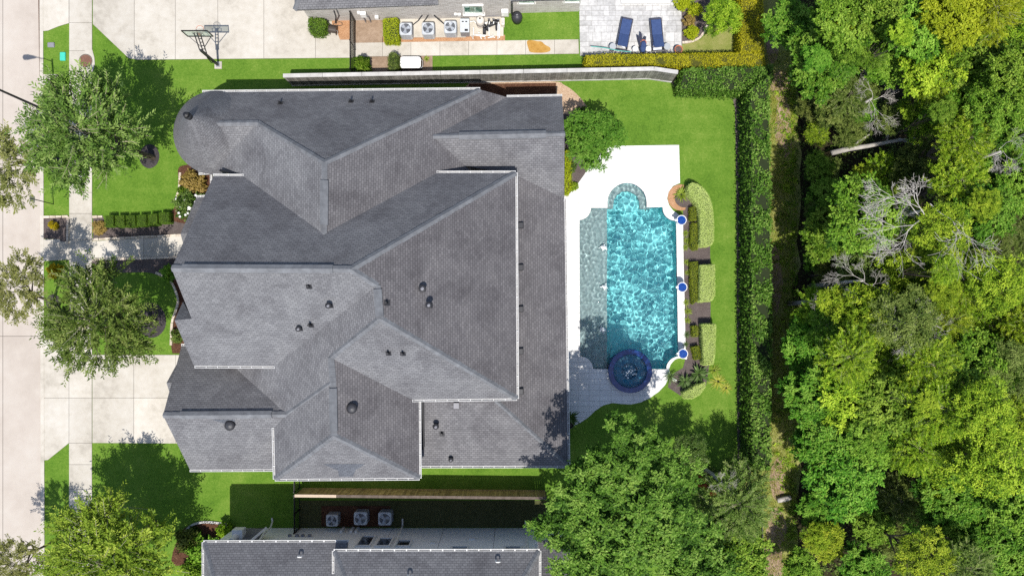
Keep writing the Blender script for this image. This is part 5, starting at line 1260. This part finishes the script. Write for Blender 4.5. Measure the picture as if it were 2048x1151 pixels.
# bright tree by the deck, big tree by the lower fence
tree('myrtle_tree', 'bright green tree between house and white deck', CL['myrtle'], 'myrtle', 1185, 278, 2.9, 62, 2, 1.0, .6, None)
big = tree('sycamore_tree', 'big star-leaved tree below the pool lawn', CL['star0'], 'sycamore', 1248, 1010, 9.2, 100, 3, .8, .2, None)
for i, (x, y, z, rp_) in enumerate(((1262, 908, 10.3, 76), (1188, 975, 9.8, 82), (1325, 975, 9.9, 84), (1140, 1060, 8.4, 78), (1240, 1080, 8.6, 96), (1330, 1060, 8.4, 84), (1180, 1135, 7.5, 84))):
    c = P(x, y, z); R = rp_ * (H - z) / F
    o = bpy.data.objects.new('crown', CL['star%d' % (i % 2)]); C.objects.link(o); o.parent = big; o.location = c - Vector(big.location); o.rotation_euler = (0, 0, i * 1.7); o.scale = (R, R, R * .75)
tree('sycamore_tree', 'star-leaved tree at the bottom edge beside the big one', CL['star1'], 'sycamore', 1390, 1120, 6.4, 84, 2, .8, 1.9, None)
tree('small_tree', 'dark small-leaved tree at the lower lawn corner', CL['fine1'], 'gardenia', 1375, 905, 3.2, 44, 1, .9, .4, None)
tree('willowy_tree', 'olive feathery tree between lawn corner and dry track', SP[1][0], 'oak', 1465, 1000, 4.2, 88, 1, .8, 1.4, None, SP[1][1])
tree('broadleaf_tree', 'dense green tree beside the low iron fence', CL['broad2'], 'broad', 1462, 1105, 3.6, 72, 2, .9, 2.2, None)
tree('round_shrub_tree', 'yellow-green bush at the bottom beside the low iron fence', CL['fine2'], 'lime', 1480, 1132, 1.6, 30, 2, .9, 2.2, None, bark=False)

# the woods: every tree with its crown pixel, radius, height and kind
WOOD = [(1578,50,58,5,'b','emerald'),(1690,40,72,8,'b','broad'),(1640,128,72,7,'b','emerald'),(1760,30,70,9,'b','broad'),(1770,118,66,8,'b','broad'),(1838,55,70,9,'b','broad'),(1905,35,70,10,'b','yellow'),(1975,28,66,10,'f','yellow'),(2035,60,70,10,'f','lime'),
 (1862,128,70,8,'b','lime'),(1945,110,74,9,'b','broad'),(2030,150,70,9,'b','broad'),(1905,195,72,9,'b','broad'),(1985,215,74,9,'f','broad'),(2050,250,60,8,'b','emerald'),(1690,195,62,4,'f','olive'),(1845,232,60,6,'f','lime'),(1790,236,46,4,'f','olive'),(1925,280,70,8,'f','lime'),
 (1830,336,60,3.2,'f','olive'),(1760,356,52,2.2,'f','lime'),(1990,330,70,7,'b','emerald'),(1905,368,72,8,'f','lime'),(2040,375,60,7,'b','broad'),(1722,432,80,8,'b','broad'),(1650,470,56,4,'b','broad'),(1800,440,62,8,'f','lime'),(1880,462,74,9,'f','lime'),(1965,430,70,7,'b','emerald'),(2030,478,66,8,'f','olive'),
 (1665,545,50,3.5,'f','olive'),(1730,540,66,6,'f','olive'),(1815,545,70,8,'f','lime'),(1905,560,74,9,'f','lime'),(1990,565,74,9,'f','lime'),(1648,628,62,6,'f','lime'),(1725,628,70,8,'f','lime'),(1805,640,70,8,'f','olive'),(1885,640,70,8,'f','lime'),(1960,655,70,8,'f','lime'),(2035,640,66,9,'f','lime'),
 (1612,690,56,5,'b','emerald'),(1690,712,70,8,'f','lime'),(1765,722,70,8,'f','lime'),(1850,725,70,8,'f','lime'),(1935,735,74,8,'b','broad'),(2020,735,70,9,'f','olive'),(1618,790,62,6,'b','emerald'),(1695,800,70,8,'b','lime'),(1780,805,72,8,'b','broad'),(1870,815,76,9,'f','lime'),(1960,820,76,9,'f','lime'),(2040,830,66,9,'f','lime'),
 (1650,880,74,7,'b','emerald'),(1735,885,74,8,'b','broad'),(1825,895,70,8,'f','lime'),(1905,905,76,9,'f','lime'),(1990,920,80,10,'f','lime'),(1685,965,72,7,'b','emerald'),(1895,985,66,6,'b','emerald'),(1965,1000,66,6,'b','emerald'),(2040,1010,66,7,'b','broad'),
 (1650,1080,44,3,'b','lime'),(1920,1070,62,5,'b','broad'),(2000,1085,68,6,'b','emerald'),(1845,1110,70,7,'f','lime'),(1930,1130,66,7,'f','olive'),(2030,1140,66,6,'b','lime'),(1632,212,44,2.2,'f','olive'),(1700,262,40,2,'f','olive'),(1632,268,30,1.6,'f','lime'),(1636,335,34,2.2,'f','broad'),(1655,398,46,3,'b','broad'),(1632,430,32,2.5,'f','olive'),(1636,520,32,2.5,'b','broad'),(1650,340,34,1.5,'f','olive'),(1790,995,56,2.6,'f','olive'),(1742,1045,50,2.6,'b','broad'),(1835,1020,50,3,'b','emerald'),(1800,1082,44,2.6,'f','olive'),(1630,1010,36,2,'b','emerald'),(1720,1135,50,3,'b','emerald'),(1600,1135,40,2.5,'b','broad')]
LV = [(85, 'level with the blue loungers'), (170, 'level with the grey board fence'), (262, 'level with the upper pool lawn'), (345, 'level with the fallen trunk'), (420, 'level with the rounded pool head'), (500, 'level with the topmost blue bowl'), (590, 'level with the middle blue bowl'), (675, 'level with the pool\'s lower half'), (770, 'level with the spa'), (850, 'level with the deck\'s curved end'), (940, 'level with the lower lawn corner'), (1030, 'level with the tan fence'), (1300, 'along the bottom edge')]
CN = {'emerald': 'emerald broad-leaved', 'broad': 'mid-green broad-leaved', 'lime': 'yellow-green', 'yellow': 'bright yellow-leaved', 'olive': 'dull olive'}
ORD = ['first', 'second', 'third', 'fourth', 'fifth', 'sixth', 'seventh', 'eighth', 'ninth', 'tenth', 'eleventh', 'twelfth', 'thirteenth', 'fourteenth', 'fifteenth', 'sixteenth', 'seventeenth', 'eighteenth', 'nineteenth', 'twentieth', 'last']
fill = random.Random(31)
for k in range(46):
    fx, fy = fill.uniform(1625, 2045), fill.uniform(-10, 1140)
    if 1590 < fx < 1830 and 215 < fy < 350: continue
    near = min(WOOD, key=lambda w: (w[0] - fx) ** 2 + (w[1] - fy) ** 2)
    WOOD.append((round(fx), round(fy), fill.uniform(26, 44), near[3] * fill.uniform(.85, 1.2), fill.choice('bf'), fill.choice([near[5], 'lime', 'broad', near[5]])))
rows = {}
for wdt in WOOD: rows.setdefault(next(i for i, (y, _) in enumerate(LV) if wdt[1] < y), []).append(wdt)
rw_ = random.Random(77)
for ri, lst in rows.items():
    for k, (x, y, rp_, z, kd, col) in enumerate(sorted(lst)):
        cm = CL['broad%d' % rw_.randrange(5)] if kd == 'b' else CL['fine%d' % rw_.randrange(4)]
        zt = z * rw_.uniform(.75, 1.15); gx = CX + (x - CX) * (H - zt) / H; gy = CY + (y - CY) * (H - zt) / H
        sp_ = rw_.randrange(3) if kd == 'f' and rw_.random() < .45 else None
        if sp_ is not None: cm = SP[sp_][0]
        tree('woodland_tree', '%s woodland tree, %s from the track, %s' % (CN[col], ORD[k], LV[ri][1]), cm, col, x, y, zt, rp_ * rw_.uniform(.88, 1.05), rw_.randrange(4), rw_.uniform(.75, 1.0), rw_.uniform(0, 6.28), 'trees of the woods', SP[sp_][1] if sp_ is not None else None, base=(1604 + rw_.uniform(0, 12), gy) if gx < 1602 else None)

# bare dead trees
def dead_mesh(seed, gens=5, spread=.62):
    r = random.Random(seed); mb = MB()
    def grow(p, d, L, rad, g):
        q = p; pts = [p]; n = 3
        for k in range(n):
            d = (d + Vector((r.gauss(0, .14), r.gauss(0, .14), r.gauss(0, .10)))).normalized(); q = q + d * (L / n); pts.append(q)
        mb.tube(pts, [rad, rad * .9, rad * .8, rad * .7], 5 if g > 3 else 3, False)
        if g == 0: return
        for k in range(r.choice((2, 3, 3)) if g > 1 else r.choice((2, 3))):
            j = r.choice((2, 3, 3)); ax = Vector((r.gauss(0, 1), r.gauss(0, 1), r.gauss(0, .5)))
            nd = (d + ax.normalized() * spread * r.uniform(.7, 1.5)); nd.z = nd.z * .6 + .06
            grow(pts[j], nd.normalized(), L * r.uniform(.62, .9), max(rad * .70, .0026), g - 1)
    a0 = r.uniform(0, 6.28)
    for k in range(4):
        a = a0 + k * 1.45 + r.gauss(0, .45)
        grow(Vector((r.gauss(0, .06), r.gauss(0, .06), -.15 + .1 * k)), Vector((math.cos(a), math.sin(a), .35 + .2 * r.random())).normalized(), r.uniform(.20, .42), .0085, gens)
    return me_of(mb, 'branches', M['dead_wood'], True)
DM = [dead_mesh(i) for i in range(3)]
for i, (x, y, z, rp_, lb) in enumerate(((1752, 192, 6.5, 62, 'grey leafless tree level with the upper lawn'), (1868, 415, 11.5, 135, 'large white leafless tree spreading over the woods'), (1770, 440, 9.5, 60, 'white leafless tree beside the largest bare one'), (1735, 560, 8.5, 66, 'bare white branching tree level with the middle bowl'), (1672, 602, 7.5, 40, 'small bare tree near the dark track edge'),
                                   (1840, 650, 9.5, 66, 'bare twiggy tree deep in the woods by the spa level'), (1446, 968, 5.6, 30, 'bare white twigs above the olive feathery tree'), (2010, 300, 9.5, 46, 'bare limbs in the dark gap at right'))):
    c = P(x, y, z); R = rp_ * (H - z) / F
    t = local_thing('dead_tree', lb, 'dead tree', (c.x, c.y, 0), 0, 'bare trees among the woods')
    o = bpy.data.objects.new('branches', DM[i % 3]); C.objects.link(o); o.parent = t; o.location = (0, 0, z - R * .3); o.scale = (R, R, R * .45); o.rotation_euler = (0, 0, i * 1.3)
    MB().tube([(0, 0, -.05), (.08, .05, z * .5), (0, 0, z - R * .32)], [.16, .12, .06], 7).build('trunk', M['dead_wood'], t, True)
# undergrowth of the woods and of the track edges
def scatter(name, label, n, region, mat, seed, lo, hi, leaf=.16, per=26, rad=.35, zb=0.0, asp=.45):
    r = np.random.default_rng(seed); parts = []
    for k in range(n):
        x, y = region(r); c = np.array([*G(x, y), zb]); R = rad * r.uniform(.6, 1.5); h = r.uniform(lo, hi)
        q = rdir(r, per); q[:, 2] = np.abs(q[:, 2]); p = c + q * np.array([R, R, h]) * r.uniform(.5, 1.05, (per, 1))
        L = leaf * r.uniform(.6, 1.4, per); v, f = leaf_arrays(p, q * np.array([1, 1, .3]) + rdir(r, per) * .7, q * .4 + np.array([0, 0, 1]) + rdir(r, per) * .5, L, L * asp)
        parts.append((v, f, np.clip(.45 + r.normal() * .2 + r.normal(size=per) * .15, 0, 1)))
    me = np_mesh(name, *join(parts), M[mat]); return tag(link(name, me, None), label, None, None, 'stuff')
scatter('undergrowth', 'low leafy undergrowth on the floor of the woods', 1500, lambda r: (r.uniform(1598, 2150), r.uniform(-120, 1250)), 'olive', 1, .2, 1.1, .19, 22, .5)
scatter('track_weeds', 'pale weeds and grass tufts along the dry track', 900, lambda r: ((1500 + abs(r.normal()) * 14) if r.random() < .35 else 1592 - abs(r.normal()) * 20, r.uniform(120, 1160)), 'lime', 2, .04, .3, .13, 16, .2, -.02, .3)
# tall grass blades on the track
def tufts(name, label, n, region, mat, seed, h=(.08, .22), per=10, w=.02, zb=-.02, spread=.12):
    r = np.random.default_rng(seed); k = n * per
    xy = np.array([G(*region(r)) for _ in range(n)]).repeat(per, 0); c = np.concatenate([xy + r.normal(size=(k, 2)) * spread, np.full((k, 1), zb)], 1)
    a = r.random(k) * 6.28; hh = r.uniform(*h, k); tilt = r.uniform(.3, 1.0, k)
    d = np.stack([np.cos(a) * tilt, np.sin(a) * tilt, np.ones(k)], 1)
    v, f = leaf_arrays(c + unit(d) * hh[:, None] * .5, d, np.stack([-np.cos(a), -np.sin(a), tilt], 1), hh, np.full(k, w))
    me = np_mesh(name, v, f, np.clip(.5 + r.normal(size=k) * .2, 0, 1), M[mat]); return tag(link(name, me, None), label, None, None, 'stuff')
tufts('dry_grass', 'long dry grass blades on the track', 3200, lambda r: (r.uniform(1502, 1592), r.uniform(100, 1155)), 'blade_gold', 5, (.08, .24), 9, .022)

# hedges: leafy skin over a dark core, footprint given in pixels at the hedge's top
def hedge(name, label, poly_px, z, mat, core, leaf=.09, dens=420, seed=0, group=None, rough=.03, cat='hedge', asp=.5, sm=False, side=1.0, z0=0.0, wild=0.0):
    top = [P(x, y, z) for x, y in (smooth(poly_px, 3) if sm else poly_px)]
    poly = [(p.x, p.y) for p in top]; n = len(poly)
    area = sum(poly[i][0] * poly[(i + 1) % n][1] - poly[(i + 1) % n][0] * poly[i][1] for i in range(n))
    if area < 0: poly = poly[::-1]
    cx = sum(p[0] for p in poly) / n; cy = sum(p[1] for p in poly) / n
    t = thing(name, label, cat, (cx, cy, 0), 0.0, group)
    ins = []
    for i in range(n):
        a, b, c = Vector(poly[i - 1]), Vector(poly[i]), Vector(poly[(i + 1) % n]); e1 = (b - a).normalized(); e2 = (c - b).normalized()
        nrm = Vector((e1.y + e2.y, -e1.x - e2.x)); nrm = nrm.normalized() if nrm.length > 1e-4 else Vector((0, 0)); ins.append((b.x - nrm.x * .07, b.y - nrm.y * .07))
    MB().prism(ins, z0, z - .06).build('stems', M[core], t)
    r = np.random.default_rng(seed); parts = []
    xs = [p[0] for p in poly]; ys = [p[1] for p in poly]
    A = abs(area) / 2; bb = (max(xs) - min(xs)) * (max(ys) - min(ys)); k = int(bb * dens)
    X = r.uniform(min(xs), max(xs), k); Y = r.uniform(min(ys), max(ys), k); m = inside(poly, X, Y); X, Y = X[m], Y[m]; k = len(X)
    if wild:
        hole = np.sin(X * 3.1 + 1) * np.sin(Y * 2.7 + seed) + .6 * np.sin(X * 6.3 + Y * 4.9) + .5 * np.sin(Y * 9.1 - X * 5); m = (hole > -1.2) | (r.random(k) < .25); X, Y = X[m], Y[m]; k = len(X)
    und = wild * (np.sin(X * 3.1 + 1) * np.sin(Y * 2.7 + seed) + .6 * np.sin(X * 6.3 + Y * 4.9)) + np.sin(X * 2.3 + seed) * np.sin(Y * 2.9) * rough * 1.6
    c = np.stack([X, Y, z + und + r.normal(size=k) * rough], 1); L = leaf * r.uniform(.6, 1.4, k)
    d = rdir(r, k); d[:, 2] *= .45
    v, f = leaf_arrays(c, d, rdir(r, k) * .55 + np.array([0, 0, 1.0]), L, L * asp); parts.append((v, f, np.clip(.5 + np.sin(X * 3 + Y * 2) * .08 + (wild > 0) * .16 * np.sin(X * 1.3 + Y * .9 + seed) * np.sin(Y * .61) + r.normal(size=k) * .2, 0, 1)))
    for i in range(n):
        a, b = Vector(poly[i]), Vector(poly[(i + 1) % n]); e = b - a; ln = e.length
        k = int(ln * (z - z0) * dens * .8 * side)
        if k < 2: continue
        nr = np.array([e.y / ln, -e.x / ln, 0]); u = r.random(k)
        c = np.stack([a.x + e.x * u, a.y + e.y * u, z0 + r.random(k) * (z - z0)], 1) + nr * (r.normal(size=(k, 1)) * rough); L = leaf * r.uniform(.6, 1.4, k)
        v, f = leaf_arrays(c, rdir(r, k), nr + rdir(r, k) * .5 + np.array([0, 0, .4]), L, L * asp); parts.append((v, f, np.clip(.45 + r.normal(size=k) * .2, 0, 1)))
    V, Q, T = join(parts); o_ = org(t); V = V - np.array([o_.x, o_.y, o_.z])
    link('leaves', np_mesh('leaves', V, Q, T, M[mat]), None, t); return t
hedge('tall_hedge', 'long tall dark green hedge behind the pool lawn', [(1500, 180), (1538, 150), (1542, 400), (1543, 700), (1541, 940), (1503, 935), (1502, 600)], 2.5, 'hedge_green', 'core', .16, 300, 1, None, .10, side=.45, wild=.13)
hedge('tall_hedge', 'green clipped hedge at the upper lawn corner', [(1366, 138), (1545, 132), (1545, 162), (1500, 180), (1360, 178)], 1.7, 'hedge_green', 'core', .13, 400, 2, None, .09, wild=.1)
hedge('gold_hedge', 'golden yellow hedge running behind the loungers', [(1171, 111), (1200, 109), (1226, 108), (1250, 109), (1480, 105), (1528, 104), (1530, 132), (1420, 136), (1360, 133), (1310, 129), (1172, 131)], 1.5, 'hedge_gold', 'core_gold', .085, 600, 3, None, .05, wild=.06)
hedge('gold_hedge', 'golden yellow hedge running up beside the round bush', [(1480, -60), (1526, -60), (1528, 60), (1528, 103), (1481, 104), (1482, 40)], 1.5, 'hedge_gold', 'core_gold', .085, 600, 4, None, .05, wild=.06)
g = 'pale clipped hedges by the pool'
hedge('pale_hedge', 'long curved pale hedge around the pool head planter', [(1376, 374), (1384, 366), (1397, 369), (1412, 382), (1422, 402), (1427, 430), (1428, 470), (1424, 488), (1412, 491), (1401, 488), (1401, 450), (1398, 420), (1390, 402), (1379, 388)], 1.0, 'hedge_pale', 'core_pale', .055, 1500, 5, g, .025, sm=True)
hedge('pale_hedge', 'middle rectangular pale hedge opposite the middle blue bowl', [(1401, 530), (1430, 529), (1430, 590), (1424, 601), (1400, 603)], 1.0, 'hedge_pale', 'core_pale', .055, 1500, 6, g, .025)
hedge('pale_hedge', 'lower rectangular pale hedge beside the palm', [(1405, 648), (1432, 648), (1431, 700), (1427, 728), (1408, 730)], 1.0, 'hedge_pale', 'core_pale', .055, 1500, 7, g, .025)
hedge('pale_hedge', 'short slanted pale hedge below the palm', [(1366, 786), (1392, 770), (1411, 764), (1411, 774), (1400, 788), (1386, 797), (1370, 797)], .8, 'hedge_pale', 'core_pale', .055, 1500, 8, g, .025)
g = 'low dark green hedges in the pool bed'
for i, (pl_, lb) in enumerate((([(1381, 414), (1392, 414), (1393, 440), (1380, 440)], 'shortest olive clipped hedge near the orange gravel'), ([(1383, 447), (1394, 446), (1396, 498), (1386, 500), (1381, 490)], 'olive clipped hedge inside the long curved hedge'),
                           ([(1381, 524), (1396, 523), (1396, 600), (1385, 608), (1382, 580)], 'longest olive clipped hedge beside the middle bowl'), ([(1384, 652), (1396, 651), (1397, 672), (1386, 673)], 'square olive clipped hedge above the lower bowl'), ([(1384, 694), (1398, 691), (1402, 716), (1390, 719)], 'olive clipped hedge next to the shaded blue bowl'))):
    hedge('box_hedge', lb, pl_, .55, 'box_olive', 'core', .06, 900, 20 + i, g, .025)
g = 'clipped boxes in the front bed'
for i, (x0, x1, y0, y1) in enumerate(((208, 227, 430, 453), (230, 248.5, 430, 453.5), (251, 270, 430, 453.5), (273, 292, 429, 452), (295, 314, 427, 450), (317, 338, 424, 446))):
    hedge('clipped_box', '%s clipped green box in the front row, counted from the sidewalk' % ORD[i], [(x0 + .6, y0 + 1), (x1 - .6, y0), (x1 + .2, y1 - 1.2), (x0 + 1.0, y1)], .72, 'box_green', 'core', .04, 2200, 30 + i, g, .012, 'shrub')
hedge('clipped_box', 'bright green clipped block beside the first cooling unit', [(766, 37), (795, 36), (797, 82), (768, 82)], .9, 'lime_shrub', 'core', .06, 1000, 40, None, .03, 'shrub')
hedge('clipped_box', 'green clipped bush at the corner of the neighbour house', [(617, 38), (630, 36), (648, 38), (652, 50), (648, 63), (630, 66), (618, 60)], .9, 'box_green', 'core', .09, 600, 41, None, .05, 'shrub', sm=True)
hedge('clipped_box', 'olive clipped bush beside the white storage box', [(778, 108), (790, 106), (796, 112), (794, 139), (778, 138)], 1.0, 'olive', 'core', .08, 700, 42, None, .05, 'shrub', sm=True)
hedge('lime_strip', 'lime yellow shrub strip at the rear wall of the house', [(1130, 300), (1140, 301), (1141, 350), (1141, 378), (1134, 388), (1128, 380)], .8, 'lime_shrub', 'core_gold', .08, 800, 43, None, .06, 'shrub')
# loose shrubs
SH = {}
for i in range(3): SH[i] = np_mesh('leaves', *clump_crown(100 + i, 20, 90, .19, .5, .8, (.28, .42), .8, lo=.05, under=.3), M['broad'])
def shrub(label, px, py, z, rpx, mat, k=0, name='shrub', flat=1.0, rz=0.0, group=None):
    c = P(px, py, z); R = rpx * (H - z) / F
    t = local_thing(name, label, 'shrub', (c.x, c.y, 0), 0, group)
    o = bpy.data.objects.new('leaves', SH[k]); C.objects.link(o); o.parent = t; o.scale = (R, R, max(z * 1.15, .2)); o.rotation_euler = (0, 0, rz); set_mat(o, mat)
    mb = MB(); r = random.Random(int(px))
    for j in range(5): a = r.uniform(0, 6.28); mb.tube([(0, 0, 0), (math.cos(a) * R * .4, math.sin(a) * R * .4, z * .7)], [.02, .01], 5)
    mb.build('stems', M['bark'], t); return t
for a in (('golden-brown bush at the turret', 381, 362, .9, 24, 'bronze_shrub', 0), ('dark glossy bush with white flowers beside the bay', 371, 408, 1.2, 28, 'gardenia', 1), ('small olive shrub in the narrow facade bed', 352, 672, .8, 14, 'olive', 2), ('green shrub beside the turret bed edge', 365, 385, .7, 14, 'broad', 2),
          ('yellow shrub alone in the verge bed', 102, 449, .5, 9, 'gold_shrub', 0), ('yellow shrub below the front walk by the street', 104, 541, .6, 14, 'gold_shrub', 1), ('green shrub climbing beside the iron gate', 721, 122, 1.6, 15, 'broad', 0), ('round lime shrub inside the stone edge', 1386, 62, .7, 13, 'lime_shrub', 1),
          ('lime bush at the top of the patio bed', 1392, 16, .8, 14, 'lime_shrub', 2), ('yellowish shrub in the middle of the patio bed', 1380, 38, .6, 12, 'bronze_shrub', 0), ('small lime bush at the top edge by the patio', 1366, 3, .7, 14, 'lime_shrub', 1),
          ('pale shrub below the bright tree by the deck', 1148, 372, .4, 9, 'lime', 2), ('bronze ground shrub by the front walk corner', 197, 455, .35, 14, 'bronze_shrub', 2), ('green shrub in the corner bed of the lower house', 445, 1062, 1.0, 16, 'lime', 0), ('leafy shrub beneath the lower oak', 395, 1105, 1.2, 30, 'broad', 1), ('reddish green shrub at the lower house corner', 370, 1085, 1.1, 24, 'olive', 2), ('dense shrub at the bottom edge beside the lower house', 385, 1140, 1.2, 26, 'broad', 0),
          ('green shrub in the shade by the porch walk', 335, 545, .6, 16, 'broad', 1), ('dark shrub under the bright tree', 1140, 335, .6, 12, 'gardenia', 1), ('low shrub at the foot of the gravel bed', 1168, 222, .7, 12, 'gardenia', 2), ('red-brown dead twigs beside the feathery tree', 1420, 978, 4.6, 11, 'dry_leaf', 0)):
    shrub(*a)
tree('bush_tree', 'large round olive bush behind the stone edge', CL['fine3'], 'lime', 1442, 34, 2.0, 42, 0, 1.0, .5, None)
# white flowers on the glossy bush
fl_ = random.Random(8); gb = P(371, 408, 1.25)
for k in range(9):
    q = Vector((gb.x + fl_.uniform(-.6, .6), gb.y + fl_.uniform(-.6, .6), 1.25 + fl_.uniform(-.05, .12)))
par = [o for o in bpy.data.objects if o.get('label') == 'dark glossy bush with white flowers beside the bay'][0]
for k in range(14):
    mb = MB(); s = .09 if k else .16; c = Vector((fl_.uniform(-.7, .7), fl_.uniform(-.8, .8), 1.12 + fl_.uniform(0, .12)))
    for j in range(6):
        a = 2 * math.pi * j / 6; mb.add([c, c + Vector((math.cos(a - .4) * s * .7, math.sin(a - .4) * s * .7, .03)), c + Vector((math.cos(a) * s, math.sin(a) * s, .02)), c + Vector((math.cos(a + .4) * s * .7, math.sin(a + .4) * s * .7, .03))], [(0, 1, 2, 3)])
    mb.build('flower', M['white'], par)
# strap-leaved plants
def rosette(seed, n=46, w=.10, el=(.15, 1.1), arch=.6):
    r = np.random.default_rng(seed); mb = MB(); tone = []
    for k in range(n):
        a = r.random() * 6.28; e = r.uniform(*el); L = r.uniform(.75, 1.05); d = Vector((math.cos(a) * math.cos(e), math.sin(a) * math.cos(e), math.sin(e))); s = Vector((-math.sin(a), math.cos(a), 0))
        pts = [d * L * t + Vector((0, 0, -arch * L * t * t * .5)) for t in (0, .35, .7, 1.0)]; ws = [w * .5, w, w * .75, .006]
        vs = []
        for p, ww in zip(pts, ws): vs += [p - s * ww / 2, p + s * ww / 2]
        mb.add(vs, [(0, 1, 3, 2), (2, 3, 5, 4), (4, 5, 7, 6)]); tone += [float(np.clip(.5 + r.normal() * .22, 0, 1))] * 3
    me = bpy.data.meshes.new('blades'); me.from_pydata([tuple(v) for v in mb.v], [], mb.f); me.update()
    me.attributes.new('tone', 'FLOAT', 'FACE').data.foreach_set('value', tone); me.materials.append(M['blade_lime']); return me
RO = [rosette(1, 60, .09), rosette(2, 70, .05, (.2, 1.3), .9), rosette(3, 34, .16, (.1, 1.2), .4)]
def strap(label, px, py, rpx, mat, k=0, z=.0, name='strap_plant', tall=1.0, cat='plant', group=None):
    R = rpx * S; t = local_thing(name, label, cat, (*G(px, py), z), 0, group)
    o = bpy.data.objects.new('blades', RO[k]); C.objects.link(o); o.parent = t; o.scale = (R, R, R * tall); o.rotation_euler = (0, 0, px * .37); set_mat(o, mat)
    mb = MB().lathe([(R * .12, 0), (R * .08, R * .15), (0, R * .2)], 8).build('crown_base', M['core'], t); return t
strap('pale spiky yucca in the orange gravel crescent', 1362, 389, 22, 'blade_lime', 0)
LQ = ['beside the first olive hedge below the topmost bowl', 'second below the topmost bowl', 'third below the topmost bowl', 'just above the middle bowl', 'between two olive hedges above the middle bowl', 'just below the middle bowl', 'second below the middle bowl', 'third below the middle bowl', 'above the shaded bowl', 'nearest the shaded bowl']
for i, (x, y, r_) in enumerate(((1371, 466, 11), (1373, 481, 13), (1371, 494, 11), (1373, 524, 11), (1374, 545, 10), (1372, 604, 12), (1375, 622, 14), (1374, 640, 12), (1373, 668, 12), (1371, 688, 11))):
    strap('yellow-green strap-leaved clump %s' % LQ[i], x, y, r_, 'blade_lime' if i < 8 else 'blade_dark', 1, .01, 'liriope_clump', .8, 'plant', 'strap-leaved clumps along the pool')
strap('dark fan palm beside the spa planter', 1396, 748, 27, 'blade_dark', 2, .3, 'fan_palm', .6)
strap('second dark palm overlapping the planter curb', 1368, 762, 22, 'blade_dark', 0, .3, 'fan_palm', .6)
strap('grey-green palm frond plant over the deck edge', 1338, 752, 20, 'blade_dark', 1, .4, 'fan_palm', .5)
strap('golden grassy reeds on the lawn beside the palm', 1436, 762, 26, 'blade_gold', 1, .0, 'reed_clump', .4)
strap('small golden reeds near the back hedge bed', 1452, 775, 20, 'blade_gold', 1, .0, 'reed_clump', .4)
strap('yellow-green reeds at the end of the lower pale hedge', 1428, 740, 20, 'blade_lime', 1, .0, 'reed_clump', .5)
strap('small yucca beside the white storage box', 853, 118, 9, 'blade_lime', 0, .0)
strap('pale agave at the top of the patio bed', 1382, 4, 12, 'blade_lime', 0, .0)
strap('spiky plant in the shaded corner bed', 365, 1066, 14, 'blade_lime', 2, .2)
strap('red-tipped spiky plant beside the lower oak', 402, 1070, 14, 'blade_dark', 2, .2)
pt = local_thing('potted_plant', 'large-leaved plant in a dark round pot by the rear gutter', 'potted plant', (*G(1136, 843), .045))
MB().lathe([(.2, 0), (.36, .25), (.40, .45), (.36, .6), (.33, .6), (.35, .47)], 24).build('pot', M['dark_plastic'], pt, True); MB().lathe([(.34, .52), (0, .54)], 20).build('soil', M['mulch'], pt)
o = bpy.data.objects.new('leaves', RO[2]); C.objects.link(o); o.parent = pt; o.location = (.1, .35, .6); o.scale = (.75, .75, .5); set_mat(o, 'blade_dark')
# trailing foliage at the end of the big hedge and loose plants along the lawn corner
scatter('corner_undergrowth', 'low leafy undergrowth at the lower lawn corner', 160, lambda r: (r.uniform(1395, 1505), r.uniform(925, 1160)), 'olive', 9, .2, .9, .15, 26, .4)
